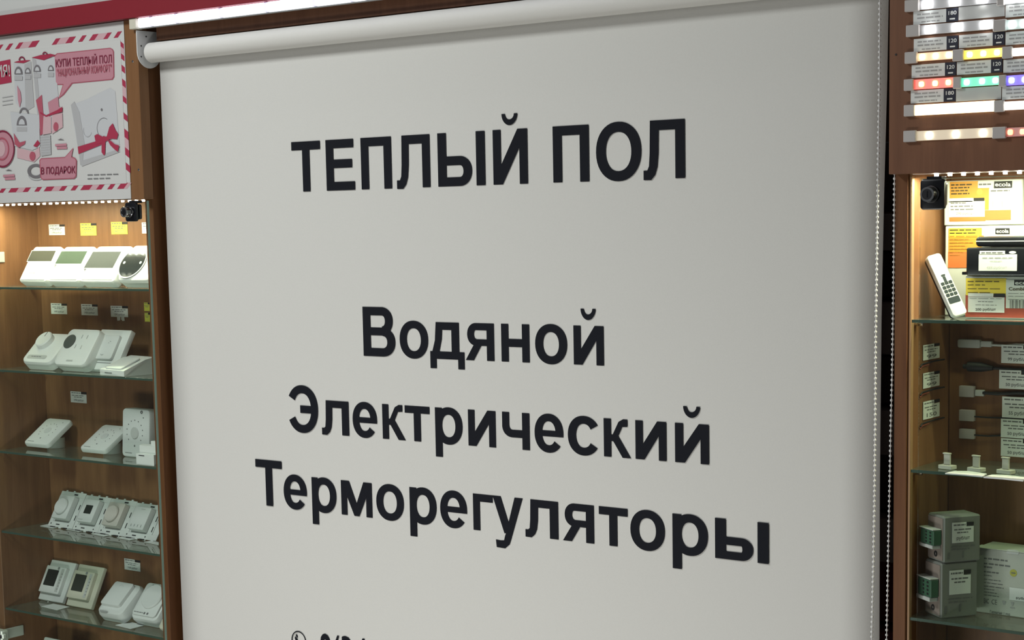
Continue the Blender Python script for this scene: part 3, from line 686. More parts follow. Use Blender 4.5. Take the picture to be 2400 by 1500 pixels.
# shelf 3
z3 = ZS[2]
def dots(o, cx, cz, r, W, h, big=.0010):
    gs = []
    for a in range(-40, 221, 26):
        A = math.radians(a); gs.append(g_disc(big, .0003, cx + r * math.cos(A), cz + r * math.sin(A), -.0001, 0, 8))
    gs.append(g_disc(big * 1.6, .0003, cx, cz - r * 1.15, -.0001, 0, 10))
    gs += [g_disc(big * 1.1, .0003, cx + r * 1.05, cz + r * 1.25, -.0001, 0, 8)]
    gs += dashes(-W * .36, -W * .12, h * .08, .0012, -.0004, 9)
    flat('scale_dots', gs, PTXT, o)
for (bl, tl, br, lab, cc) in (((52, 1030), (112, 978), (114, 1036), 'white dial thermostat on a low stand, leftmost on the third shelf', (110, 1006)),
                          ((183, 1046), (243, 993), (252, 1056), 'white dial thermostat tilted on the third shelf, beside the upright one', (247, 1022))):
    o, W, h = leaner('thermostat', lab, 'thermostat', bl, tl, br, z3, .010, G3, .004, Y=.052)
    W = .083; o.location.x = P(*bl, o.location.y).x + W / 2
    mk('body', [g_slab(W, h, .010, .010, .004, 0, h / 2, .010)], WPL, o)
    dots(o, 0, h * .52, W * .26, W, h)
    mk('dial', [g_disc(W * .11, .0015, 0, h * .52, 0, .0006, 22)], WPL2, o)
    M = Matrix.LocRotScale(o.location, o.rotation_euler, None).inverted()
    cx, cy = o.location.x + .012, o.location.y + h * .55
    rings = [[tuple(M @ Vector((cx + .019 * math.cos(k * math.pi / 10), cy + .019 * math.sin(k * math.pi / 10), zz_))) for k in range(20)] for zz_ in (z3 + .0006, z3 + .022)]
    mk('mount', g_loft(rings), GREYL, o)
p = PZ(286, 1056, z3 + .001)
o = thing('thermostat', 'white dial thermostat standing upright on the third shelf', 'thermostat', (p.x + .032, .075, z3 + .0006), (math.radians(-4), 0, 0), G3)
Wf = P(348, 1050, o.location.y).x - P(284, 1050, o.location.y).x; hf = .099
o.location.x = P(316, 1055, o.location.y).x
mk('body', [g_slab(Wf, hf, .03, .009, .004, 0, hf / 2, .03)], WPL2, o)
dots(o, -.002, hf * .52, Wf * .29, Wf, hf, .0013)
mk('dial', [g_disc(Wf * .14, .002, -.002, hf * .50, 0, .0008, 22)], GREYL, o)
mk('loop', [g_ring(.002, .003, .001, Wf * .22, hf - .006, -.0, 14)], BLKM, o)
p = PZ(320, 1082, z3 + .001)
o = thing('adapter', 'small white stepped plastic unit at the right end of the third shelf', 'adapter', (P(347, 1080, .012).x, .012, z3 + .0006), (0, 0, 0))
mk('body', [prism([(-.004, 0), (.012, 0), (.012, .022), (-.004, .022)], -.030, .022), prism([(.002, .022), (.012, .022), (.012, .040), (.002, .038)], -.026, .022), prism([(.004, .03), (.012, .03), (.012, .048), (.004, .048)], .006, .022)], WPL, o)
flat('slot', [g_box(-.022, -.006, -.0045, -.0039, .018, .0195, 0)], BLKM, o)
# shelf 4: modules on mounting frames
z4 = ZS[3]
mods = [((111, 1226), (146, 1150), 'round'), ((169, 1235), (203, 1160), 'lcd'), ((228, 1245), (262, 1168), 'pinkround'), ((288, 1255), (322, 1178), 'slab'), ((347, 1265), (381, 1186), 'cut')]
mdl = {'round': 'white thermostat insert with a round dial in a mounting frame, leftmost on the fourth shelf', 'lcd': 'white thermostat insert with a small black display in a mounting frame', 'pinkround': 'beige thermostat insert with a round dial in a mounting frame',
       'slab': 'white thermostat insert with plain cover in a mounting frame, fourth shelf', 'cut': 'thermostat insert cut off by the cabinet frame at the right of the fourth shelf'}
for i, (bl, tl, kd) in enumerate(mods):
    o, W, h = leaner('thermostat_insert', mdl[kd], 'thermostat', bl, tl, (bl[0] + 60, bl[1] + 9), z4, .004, G4, 0, w=.082 if kd != 'cut' else .024, Y=.086)
    W = .0815 if kd != 'cut' else .022
    # mounting frame: a square ring with notches and ears
    fr = [g_box(-W / 2, W / 2, 0, .0015, 0, h * .15, .0003), g_box(-W / 2, W / 2, 0, .0015, h * .86, h, .0003), g_box(-W / 2, -W / 2 + W * .13, 0, .0015, h * .15, h * .86, .0003), g_box(W / 2 - W * .11, W / 2, 0, .0015, h * .15, h * .86, .0003),
          g_box(-W / 2 + .002, W / 2 - .002, .0016, .003, .003, h - .003, 0)]
    for sx in ((-.3, 0, .3) if kd != 'cut' else (0,)):
        fr.append(g_box(W * sx - .003, W * sx + .003, 0, .0015, h, h + .0025, 0)); fr.append(g_box(W * sx - .004, W * sx + .004, 0, .0015, -.0022, 0, 0))
    mk('mounting_frame', fr, STEEL if False else WPL2, o)
    if kd != 'cut':
        sl = [g_slab(.012, .0022, .0004, .001, 0, -W * .12, h * .07, 0), g_slab(.012, .003, .0004, .001, 0, W * .12, h * .93, 0), g_slab(.0024, .012, .0004, .001, 0, W * .45, h * .3, 0), g_slab(.0024, .012, .0004, .001, 0, W * .45, h * .6, 0),
              g_slab(.016, .0022, .0006, .001, 0, -W * .28, -.001, 0), g_slab(.016, .0026, .0006, .001, 0, W * .22, -.001, 0), g_disc(.0016, .0004, W * .30, h * .07, 0, 0, 10), g_disc(.0016, .0004, -W * .40, h * .08, 0, 0, 10)]
        flat('slots', sl, BLKM, o)
        m = BEIGE if kd == 'pinkround' else WPL2
        bw, bh = W * .60, h * .66
        mk('cover', [g_slab(bw, bh, .013, .003, .0015, -W * .01, h * .52, 0)], m, o)
        if kd in ('round', 'pinkround'): mk('dial', [g_disc(W * .23, .006, -W * .04, h * .52, -.013, .002, 28)], m, o)
        if kd == 'lcd': mk('display', [g_slab(W * .27, h * .24, .0006, .0008, 0, 0, h * .55, -.013)], LCDD, o); flat('nameplate', [g_quadflat(-W * .24, -W * .06, h * .245, h * .265, -.0134)], GREYL, o)
        if kd == 'slab': flat('nameplate', [g_quadflat(-W * .06, W * .1, h * .76, h * .775, -.0134)], GREYL, o); flat('vents', [g_quadflat(-W * .2 + k_ * .010, -W * .2 + k_ * .010 + .0012, h * .26, h * .33, -.0134) for k_ in range(4)], SEAM, o)
    stand(o, z4, h, .004, .02)
def shelf_tag(pts, zs, label, seed, group):
    ps = [PZ(*p, zs + .0012) for p in pts]; c = sum(ps, Vector()) / len(ps)
    v = [tuple(p - c) for p in ps] + [tuple(p - c + Vector((0, 0, -.0006))) for p in ps]; n = len(ps)
    f = [tuple(range(n)), tuple(range(n, 2 * n))[::-1]] + [(i, (i + 1) % n, n + (i + 1) % n, n + i) for i in range(n)]
    o = flat('price_tag', (v, f, [0] * len(f)), PAPER, loc=c); tag(o, label, 'price tag', group); return o
for k, (u, v, lb) in enumerate(((118, 1232, 'leftmost'), (179, 1240, 'second from left'), (238, 1251, 'middle one'), (298, 1260, 'second from right'), (362, 1270, 'rightmost, cut off'))):
    if k < 4: pts = [(u - 24, v), (u - 2, v - 4.5), (u + 25, v + 2), (u + 6, v + 6)]
    else: pts = [(u - 24, v), (u - 4, v - 4), (u + 10, v + 1), (u + 10, v + 7)]
    shelf_tag(pts, z4, 'white paper tag lying flat on the fourth shelf edge, ' + lb, k, 'paper tags lying on the fourth shelf')
shelf_tag([(97, 1421), (125, 1415), (163, 1422), (134, 1430)], ZS[4], 'white paper tag lying before the grey-screen thermostats, fifth shelf', 1, 'paper tags lying on the fifth shelf')
shelf_tag([(270, 1465), (303, 1457), (340, 1465), (306, 1474)], ZS[4], 'white paper tag lying before the rounded thermostats, fifth shelf', 2, 'paper tags lying on the fifth shelf')
# shelf 5
z5 = ZS[4]
for bl, tl, br, scr, m, ms, lab in (((83, 1402), (116, 1310), (152, 1416), (106, 1336, 140, 1372), WPL2, LCDD, 'white square thermostat with black screen, leftmost on the fifth shelf'),
                               ((153, 1417), (185, 1321), (214, 1428), (172, 1349, 206, 1386), CREAM, LCDD2, 'cream square thermostat with dark screen on the fifth shelf')):
    o, W, h = leaner('thermostat', lab, 'thermostat', bl, tl, br, z5, .008, G5); W = min(W, .083)
    mk('frame', [g_slab(W, h, .008, .002, .0015, 0, h / 2, .008)], m, o)
    mk('body', [g_slab(W * .80, h * .66, .009, .002, .001, -W * .06, h * .50, 0)], m, o)
    a, b = local(o, scr[0], scr[1], -.0095), local(o, scr[2], scr[3], -.0095)
    mk('screen', [g_slab(W * .44, h * .40, .0006, .001, 0, -W * .14, h * .54, -.009)], ms, o)
    flat('key_strip', [g_box(W * .17, W * .27, -.0095, -.009, h * .22, h * .79, 0)], GREYL, o)
    flat('key_marks', [g_quadflat(W * .23, W * .26, h * (.28 + k_ * .075), h * (.30 + k_ * .075), -.0098) for k_ in range(6)], PTXT, o)
    mk('power_button', [g_disc(.0034, .0008, W * .04, h * .79, -.009, .0002, 16)], SEAM, o)
    stand(o, z5, h, .008)
o, W, h = leaner('thermostat', 'white rounded thermostat with raised square cover on the fifth shelf', 'thermostat', (215, 1432), (270, 1358), (286, 1446), z5, .026, G5); W = .082
mk('body', [g_slab(W, h, .026, .016, .010, 0, h / 2, .026)], WPL2, o)
mk('cover', [g_slab(W * .70, h * .70, .010, .006, .002, -W * .04, h * .56, .002)], WPL2, o)
flat('emblem', [g_ring(.006, .0066, .0003, -W * .06, h * .74, -.0080, 16, a0=20, a1=160)], GREYL, o)
flat('label_strip', [g_poly([(-W * .34, -.0003, h * .075), (W * .0, -.0003, h * .075), (-W * .08, -.0003, h * .03), (-W * .30, -.0003, h * .03)])], PTXTL, o)
stand(o, z5, h, .026)
o, W, h = leaner('thermostat', 'white rounded thermostat with large disc dial, right end of the fifth shelf', 'thermostat', (293, 1446), (340, 1359), (370, 1462), z5, .026, G5); W = .083
mk('body', [g_slab(W, h, .026, .014, .010, 0, h / 2, .026)], WPL2, o)
mk('face', [g_slab(W * .84, h * .84, .003, .008, .001, 0, h * .52, .0005)], WPL2, o)
mk('dial', [g_disc(W * .33, .005, W * .02, h * .60, -.0025, .002, 36)], WPL2, o)
flat('dots', [g_disc(.0026, .0004, W * .02 + k_ * .009, h * .165, -.0025, 0, 14) for k_ in range(2)] + [g_disc(.0018, .0004, -W * .18, h * .88, -.0025, 0, 10)] + dashes(-W * .36, -W * .03, h * .16, .0014, -.003, 12), PTXT, o)
stand(o, z5, h, .026)
o = thing('thermostat', 'beige rounded thermostat mostly hidden behind the right frame, fifth shelf', 'thermostat', (P(382, 1470, .02).x, .020, z5 + .012), (math.radians(-38), 0, 0), G5)
mk('body', [g_slab(.020, .058, .014, .0095, .004, -.0075, .028, .014)], CREAM, o)
# shelf 6
p = P(101, 1491, .085)
o = thing('thermostat', 'grey-screen thermostat on the lowest shelf, only its top edge in view', 'thermostat', (P(148, 1495, .08).x - .0, .050, ZS[5] + .012), (math.radians(-22), 0, 0))
hh = (p.z - o.location.z) / math.cos(math.radians(22)) ; ww = P(196, 1495, .085).x - P(100, 1492, .085).x
mk('body', [g_slab(ww, hh, .016, .004, .002, 0, hh / 2, .016)], WPL2, o)
mk('screen', [g_slab(ww * .8, hh * .35, .0006, .002, 0, 0, hh * .74, 0)], GREYL, o)
stand(o, ZS[5], hh, .016)

# ------------------------------------------------------------------ promotional poster on the left board
PY = -.0256
po = thing('poster', 'promotional poster with red and white striped border above the left cabinet', 'poster', P(150, 475, PY))
def pg(gs): L = po.location; return shift(gs, -L.x, -L.y, -L.z)
A = P(289, 53, PY); B = P(310, 469, PY)
pz1, pz0, px1 = 1.9835, 1.6515, -2.5915
sheet = mk('sheet', pg([g_box(-3.112, px1, PY - .0008, PY, pz0, pz1, .0002)]), POST, po)
iy = PY - .0014
inner = mk('inner_sheet', pg([g_box(-3.110, P(296, 300, iy).x - .0065, iy, PY - .0009, P(150, 436, iy).z, P(150, 108, iy).z, .0002)]), POST, po)
LY = [iy - .0003 - .0004 * k for k in range(8)]
CNT = [0]
def lay_y(lay): CNT[0] += 1; return LY[lay] - CNT[0] * 4e-6
def dec(name, pts, m, lay=0, par=None, Y=None):
    y = lay_y(lay) if Y is None else Y
    return flat(name, pg([g_poly([tuple(P(u, v, y)) for u, v in pts])]), m, par or inner)
def ell_pts(cx, cy, rx, ry, n=24, a0=0, a1=360): return [(cx + rx * math.cos(math.radians(a0 + (a1 - a0) * k / n)), cy + ry * math.sin(math.radians(a0 + (a1 - a0) * k / n))) for k in range(n + (0 if a1 - a0 == 360 else 1))]
def mring(cx, cy, rx, ry, k, n=24, a0=0, a1=360):
    o_, i_ = ell_pts(cx, cy, rx, ry, n, a0, a1), ell_pts(cx, cy, rx * k, ry * k, n, a0, a1); out = []; m_ = len(o_)
    for j in range(m_ - (0 if a1 - a0 == 360 else 1)): out.append([o_[j], o_[(j + 1) % m_], i_[(j + 1) % m_], i_[j]])
    return out
def decs(name, polys, m, lay=0, Y=None):
    y = lay_y(lay) if Y is None else Y
    return flat(name, pg([g_poly([tuple(P(u, v, y)) for u, v in pp]) for pp in polys]), m, inner)
SY = PY - .0011
def stripe(pts, m): o = flat('stripe', pg([g_poly([tuple(P(u, v, SY)) for u, v in pts])]), m, sheet); return o
def topst(x0, x1, m, sh=5):   # slanted stripe in the top border
    f = lambda u: 107 - u * .112; stripe([(x0 - sh, f(x0) + 12.5), (x1 - sh, f(x1) + 12.5), (x1 + sh, f(x1) - 2.5), (x0 + sh, f(x0) - 2.5)], m)
for a, b, m in ((-4, 3, PRED), (17, 26, PRED), (40, 50, PRED), (50, 71, PPINKL), (71, 88, PRED), (126, 137, PRED), (137, 158, PPINKL), (158, 173, PRED), (188, 198, PRED), (213, 226, PRED), (226, 247, PPINKL), (247, 257, PRED), (271, 281, PRED)): topst(a, b, m)
def botst(x0, x1, m, sh=5):
    f = lambda u: 437 + 8 - u * .033; stripe([(x0 - sh, f(x0) + 7), (x1 - sh, f(x1) + 7), (x1 + sh, f(x1) - 7), (x0 + sh, f(x0) - 7)], m)
for a, b, m in ((2, 12, PRED), (24, 42, PRED), (42, 58, PPINKL), (58, 70, PRED), (85, 96, PRED), (107, 125, PRED), (125, 143, PPINKL), (143, 155, PRED), (170, 181, PRED), (193, 214, PRED), (214, 230, PPINKL), (230, 242, PRED), (256, 267, PRED), (279, 295, PRED), (295, 303, PPINKL)): botst(a, b, m)
def sidest(v0, v1, m, sl=9):
    f = lambda v: 279 + (v - 90) * .052; stripe([(f(v0), v0), (f(v0) + 10.5, v0 + sl), (f(v1) + 10.5, v1 + sl), (f(v1), v1)], m)
for a, b, m in ((94, 106, PRED), (106, 120, PPINKL), (122, 135, PRED), (149, 164, PRED), (182, 198, PRED), (198, 222, PPINKL), (222, 236, PRED), (262, 277, PRED), (300, 320, PRED), (320, 344, PPINKL), (344, 362, PRED), (380, 397, PRED)): sidest(a, b, m)
# main speech bubble with its pointer
dec('speech_bubble', [(133, 125), (258, 112), (264, 115), (267, 121), (268, 180), (264, 187), (170, 196), (150, 222), (137, 232), (147, 199), (134, 199), (129, 193), (126, 132)], PDPINK, 1)
dec('speech_bubble', [(134, 127), (258, 114), (263, 117), (265, 122), (266, 179), (262, 185), (168, 194), (148, 220), (140, 228), (149, 197), (135, 197), (131, 192), (128, 133)], PPINK, 2)
def ptext(name, body, bl, br, tl, m, lay, bold=.03): flat(name, pg([text_on(body, P(*bl, LY[lay]), P(*br, LY[lay]), P(*tl, LY[lay]), bold)]), m, inner)
ptext('lettering', 'КУПИ ТЕПЛЫЙ ПОЛ', (131, 158), (262, 147), (130, 134), PMAR, 4, .012)
ptext('lettering', '"НАЦИОНАЛЬНЫЙ КОМФОРТ"', (134, 183), (262, 172), (133, 157), PDPINK, 4, .008)
# second bubble
dec('speech_bubble', [(96, 371), (152, 368), (172, 346), (168, 367), (176, 370), (180, 376), (179, 414), (174, 419), (100, 422), (95, 417), (92, 376)], PDPINK, 3)
dec('speech_bubble', [(97, 373), (152, 370), (171, 349), (167, 369), (175, 372), (178, 377), (177, 413), (173, 417), (101, 420), (97, 416), (94, 377)], PPINK, 4)
ptext('lettering', 'В ПОДАРОК', (96, 412), (176, 409), (96, 392), PMAR, 7, .012)
# АКЦИЯ tag at the far left
dec('red_tag', [(-40, 152), (24, 139), (27, 193), (-40, 205)], PRED, 1)
ptext('lettering', 'АКЦИЯ!', (-46, 192), (24, 185), (-48, 158), POST, 3, .01)
# drawn cartons
dec('carton_print', [(32, 147), (57, 151), (73, 144), (80, 250), (52, 262), (36, 240)], PLIGHT, 0)
dec('carton_print', [(57, 151), (73, 144), (80, 250), (60, 262)], PGREY, 1)
dec('carton_print', [(75, 135), (102, 141), (129, 133), (137, 230), (137, 300), (96, 320), (84, 250)], PLIGHT, 1)
dec('carton_print', [(75, 135), (84, 140), (98, 300), (90, 290)], PGREY, 2)
dec('carton_lid', [(32, 146), (45, 142), (60, 141), (72, 141), (55, 148)], PRED, 2)
decs('carton_handle', mring(51, 141, 7.5, 9, .62, 12, 180, 360), PMAR, 3)
dec('carton_lid', [(74, 135), (95, 129), (118, 126), (130, 129), (103, 141)], PRED, 3)
decs('carton_handle', mring(105, 128, 6, 7, .6, 12, 180, 360), PMAR, 4)
for (cx, cy, s_) in ((43, 174, 9.5), (65, 172, 7), (87, 168, 8.5), (119, 166, 7), (51, 294, 12)):
    dec('arch_print', ell_pts(cx, cy, s_, s_ * 1.9, 14, 180, 360), PGREYD, 3); dec('arch_print', ell_pts(cx, cy - 2, s_ * .6, s_ * 1.1, 14, 180, 360), PLIGHT, 4)
    decs('caption', [[(cx - s_, cy + 4), (cx + s_, cy + 4), (cx + s_, cy + 14), (cx - s_, cy + 14)]], PGREY, 3)
dec('carton_print', [(24, 262), (62, 266), (91, 270), (94, 344), (76, 352), (32, 342)], PLIGHT, 2)
decs('carton_handle', mring(56, 266, 11, 14, .7, 12, 180, 360), PGREYD, 3)
dec('leaf_print', [(40, 200), (48, 215), (50, 235), (46, 252), (42, 235)], PPINK, 3)
dec('leaf_print', [(84, 235), (98, 222), (101, 262), (103, 312), (94, 318), (92, 270)], PDPINK, 3)
dec('leaf_print', [(112, 240), (136, 226), (138, 250), (146, 254), (144, 262), (128, 264), (116, 268)], PPINK, 3)
dec('ribbon_print', [(94, 262), (108, 270), (134, 258), (146, 250), (146, 262), (120, 270), (108, 274), (94, 266)], PRED, 4)
dec('side_print', [(102, 268), (120, 274), (120, 312), (100, 316)], PPINKL, 3); dec('side_print', [(122, 270), (146, 264), (147, 298), (122, 314)], PPINKL, 3)
decs('side_print', [ell_pts(131, 297, 6, 11, 12)], PDPINK, 4)
decs('coil_print', [ell_pts(6, 349, 27, 43, 32)], PPINK, 2); decs('coil_print', mring(6, 349, 28, 44, .9, 36), PMAR, 4); decs('coil_print', mring(4, 349, 17, 27, .86, 30), PDPINK, 4); decs('coil_print', [ell_pts(2, 349, 10, 18, 20)], PPINKL, 3)
dec('leaf_print', [(32, 312), (46, 334), (60, 330), (58, 338), (44, 346), (34, 338)], PDPINK, 5)
dec('leaf_print', [(78, 342), (88, 328), (94, 336), (86, 345)], PRED, 5)
dec('box_print', [(40, 346), (80, 356), (92, 344), (94, 366), (80, 380), (40, 370)], PPINKL, 2); decs('box_print', [ell_pts(76, 366, 7, 11, 14)], PDPINK, 4)
decs('tape_print', mring(84, 401, 20, 17, .62, 28), PGREYD, 2); decs('tape_print', mring(85, 408, 20, 15, .9, 28, 10, 170), PGREY, 2)
dec('stack_print', [(94, 318), (118, 316), (120, 362), (96, 366)], PGREY, 3)
decs('caption', [[(94 + 0, 320 + 6 * k), (118, 318 + 6 * k), (118, 319.5 + 6 * k), (94, 321.5 + 6 * k)] for k in range(7)], PLIGHT, 4)
for cx, cy in ((142, 340), (20, 412)):
    dec('logo_print', [(cx - 8, cy - 12), (cx, cy - 15), (cx + 9, cy - 12)], PGREYD, 3)
    decs('logo_print', [[(cx - 13, cy - 2), (cx + 14, cy - 4), (cx + 14, cy + 2), (cx - 13, cy + 3)], [(cx - 9, cy + 4), (cx + 15, cy + 3), (cx + 15, cy + 9), (cx - 9, cy + 10)]], PPINK, 3)
decs('caption', [[(5, 228 + k * 9), (30, 224 + k * 9), (30, 225.5 + k * 9), (5, 229.5 + k * 9)] for k in range(3)], PGREY, 2)
# drawn thermostat with the crimson bow
dec('device_print', [(166, 246), (196, 236), (258, 206), (270, 214), (281, 352), (190, 388), (182, 345)], PLIGHT, 0)
dec('device_print', [(166, 246), (174, 238), (186, 262), (198, 336), (193, 384), (188, 386), (176, 300)], PGREY, 1)
dec('device_print', [(188, 378), (278, 350), (281, 356), (192, 390)], PGREY, 1)
decs('device_print', mring(243, 300, 16, 24, .96, 24, 120, 300) + [ell_pts(238, 257, 2.2, 3.2, 10)], PGREYD, 2)
decs('device_print', mring(205, 305, 10, 16, .94, 20, 20, 200), PGREY, 2)
dec('ribbon_print', [(182, 344), (222, 332), (244, 318), (248, 328), (236, 340), (184, 361)], PRED, 3)
dec('bow_print', [(221, 318), (228, 314), (240, 320), (250, 320), (256, 298), (264, 289), (270, 304), (277, 314), (274, 326), (262, 325), (254, 328), (246, 333), (226, 338), (223, 328)], PRED, 4)
dec('bow_print', [(238, 332), (247, 330), (246, 362), (243, 364), (238, 357)], PRED, 4)
dec('bow_print', [(252, 328), (260, 330), (269, 338), (279, 341), (276, 356), (268, 350), (258, 340)], PRED, 5)
decs('caption', [[(205 + 15 * k, 409 - k * .4), (217 + 15 * k, 408.7 - k * .4), (217 + 15 * k, 411 - k * .4), (205 + 15 * k, 411.4 - k * .4)] for k in range(5)] + [[(205 + 14 * k, 418 - k * .4), (216 + 14 * k, 417.7 - k * .4), (216 + 14 * k, 420 - k * .4), (205 + 14 * k, 420.4 - k * .4)] for k in range(4)], PTXT, 1)

# ------------------------------------------------------------------ LED tape samples on the right board
BY = -.0252
CONN = mat('connector_grey', (.50, .47, .46), .45)
CONNE = mat('connector_edge', (.75, .75, .78), .3)
def chipmat(nm, c, s): return glow('chip_' + nm, c, s, (.8, .8, .7))
cols = {'white': ((1, 1, 1), (.86, .86, 1.), 0, 22), 'cyan': ((.75, 1, 1), (.6, .9, .9), .35, 14), 'warm': ((1., .80, .45), (1., .62, .32), .85, 9), 'yellow': ((1., .85, .30), (1., .78, .03), 1.1, 7), 'cool': ((1., 1., .9), (1, 1, .9), 1.6, 9),
        'red': ((1., .45, .12), (1., .06, .05), 1.0, 5.5), 'green': ((.45, 1., .75), (.02, .85, .45), 1.0, 4.5), 'blue': ((.35, .55, 1.), (.10, .03, 1.), 1.1, 5), 'bright': ((1., .93, .62), (1., .88, .55), 2.6, 16), 'soft': ((1., .93, .66), (.95, .78, .5), .45, 16), 'dimred': ((1., .25, .12), (.6, .05, .05), .35, 3)}
tapem = {k: (glow('gel_' + k, c[1], c[2], (.5, .45, .42)) if c[2] else TAPE) for k, c in cols.items()}
chipm = {k: chipmat(k, c[0], c[3]) for k, c in cols.items()}
def tape(label, y0, slope, conn, u0, u1, leds, kind, hpx=20, endconn=None):
    """a lit sample: grey connector, tape, chips"""
    f = lambda u: y0 + slope * (u - u0)
    p = P(conn[0], f(conn[0]), BY); o = thing('led_tape', label, 'led strip', p, (0, 0, 0), 'lit LED tape samples on the right board')
    z = p.z
    def bx(ua, ub, hp, t, b=.0004):
        a, c_ = P(ua, f(ua), BY), P(ub, f(ub), BY); k = hp / 2 * (p - Vector(CAM)).length / FPX / 1.02
        return g_box(a.x - p.x, c_.x - p.x, -t, 0, -k, k, b)
    mk('connector', [bx(conn[0], conn[1], 26, .006, .0008)], CONN, o)
    mk('tape', [bx(u0, u1, hpx, .0026)], tapem[kind], o)
    for u in leds:
        c_ = P(u, f(u), BY); r_ = .0048 if kind in ('white', 'cyan', 'bright', 'soft') else .0042
        r_ = .0066 if kind == 'white' else r_
        mk('led', [g_slab(r_ * 1.7, r_ * 1.7, .0022, r_ * .55, .0006, c_.x - p.x, 0, -.0024)], chipm[kind], o)
    if endconn: mk('end_connector', [bx(endconn[0], endconn[1], 26, .006, .0008)], CONN, o)
    return o
tape('white LED tape sample, top row, three round lights beside the blind', 13, -.075, (2124, 2157), 2157, 2338, (2176, 2240, 2304), 'white', 22)
tape('white LED tape sample, top row, second along at the frame edge', 0, -.05, (2340, 2357), 2357, 2470, (2369, 2400, 2440), 'white', 22)
tape('cool white LED tape sample in the second row beside the blind', 72, -.07, (2127, 2158), 2158, 2331, (2182, 2246, 2312), 'white', 22)
tape('cyan-white LED tape sample in the second row at the frame edge', 60, -.05, (2331, 2361), 2361, 2470, (2374, 2402, 2440), 'cyan', 22)
tape('warm orange LED tape sample, left end of the third row', 135, -.065, (2124, 2152), 2152, 2235, (2164, 2195, 2226), 'warm', 18)
tape('yellow LED tape sample in the third row', 129.5, -.065, (2236, 2261), 2261, 2351, (2275, 2307, 2339), 'yellow', 20)
tape('white gel LED tape sample in the third row at the frame edge', 123, -.065, (2352, 2375), 2375, 2470, (2388, 2420, 2452), 'cool', 18)
tape('red LED tape sample, left end of the fourth row', 199, -.055, (2122, 2144), 2144, 2236, (2162, 2194, 2225), 'red', 22)
tape('green LED tape sample in the fourth row', 194, -.055, (2237, 2255), 2255, 2343, (2268, 2304, 2335), 'green', 20)
tape('blue LED tape sample in the fourth row at the frame edge', 189.5, -.055, (2344, 2361), 2361, 2470, (2373, 2404, 2440), 'blue', 22)
tape('blazing warm white LED tape sample in the fifth row', 259, -.05, (2122, 2146), 2146, 2332, (2180, 2242, 2306), 'bright', 24)
tape('white gel LED tape sample in the fifth row at the frame edge', 249, -.04, (2333, 2356), 2356, 2470, (2368, 2400, 2440), 'cool', 19)
tape('soft white LED tape sample in the lowest row', 319, -.045, (2121, 2150), 2150, 2328, (2180, 2242, 2306), 'soft', 22)
tape('dim red LED tape sample in the lowest row at the frame edge', 311, -.03, (2329, 2361), 2361, 2470, (2370, 2399, 2435), 'dimred', 20)
def strip_label(label, u0, v0, u1, v1, num, split, seed, group='spec labels between the LED tape samples'):
    """v at left-middle and right-middle; height hp"""
    hp = 29 if num or True else 29
    a, b = P(u0, v0, BY), P(u1, v1, BY); k = 14.2 * (a - Vector(CAM)).length / FPX
    o = thing('spec_label', label, 'label', a, (0, 0, 0), group); W = b.x - a.x
    s = W if not split else P(split, v0 + (v1 - v0) * (split - u0) / (u1 - u0), BY).x - a.x
    flat('paper', [g_box(0, s, -.0006, 0, -k, k, 0)], PAPER if num != 'blank' else GREYL, o)
    if num != 'blank':
        flat('print', dashes(s * .12, s * .9, k * .38, k * .22, -.0008, seed, .9) + dashes(s * .12, s * .9, -k * .18, k * .24, -.0008, seed + 5, 1) + dashes(s * .25, s * .8, -k * .78, k * .2, -.0008, seed + 9, 1), PTXTL, o)
    if split:
        flat('number_patch', [g_box(s + .0002, W, -.0008, 0, -k * 1.02, k * 1.02, 0)], NAVY, o)
        flat('number', [text_on(num, (s + (W - s) * .2, -.0011, 0), (s + (W - s) * .88, -.0011, 0), (s + (W - s) * .2, -.0011, k * .6), .02), g_quadflat(s + (W - s) * .3, s + (W - s) * .75, -k * .72, -k * .5, -.0011)], PAPER, o)
    return o
strip_label('white spec label reading 180 under the top row', 2141, 43, 2246, 36, '180', 2218, 1)
strip_label('blank pale label strip under the top row', 2247, 32, 2355, 27, 'blank', None, 2)
strip_label('pale spec label under the top row, cut by the frame', 2357, 26, 2430, 22, '', None, 3)
strip_label('white spec label reading 120 under the second row, beside the blind', 2142, 107, 2246, 101, '120', 2219, 4)
strip_label('white spec label reading 120 under the second row, second along', 2248, 98, 2355, 92, '120', 2327, 5)
strip_label('spec label under the second row, cut by the frame', 2357, 91, 2430, 87, '', None, 6)
strip_label('pinkish spec label reading 120 directly above the red tape', 2137, 168, 2241, 163, '120', 2215, 7)
strip_label('white spec label reading 120 directly above the green tape', 2243, 161, 2350, 157, '120', 2323, 8)
strip_label('spec label directly above the blue tape, cut by the frame', 2352, 156, 2430, 152, '', None, 9)
strip_label('white spec label reading 180 directly below the red tape', 2135, 228, 2240, 224, '180', 2212, 10)
strip_label('blank pale label strip directly below the green tape', 2241, 223, 2347, 219, 'blank', None, 11)
strip_label('spec label directly below the blue tape, cut by the frame', 2349, 219, 2430, 216, '', None, 12)

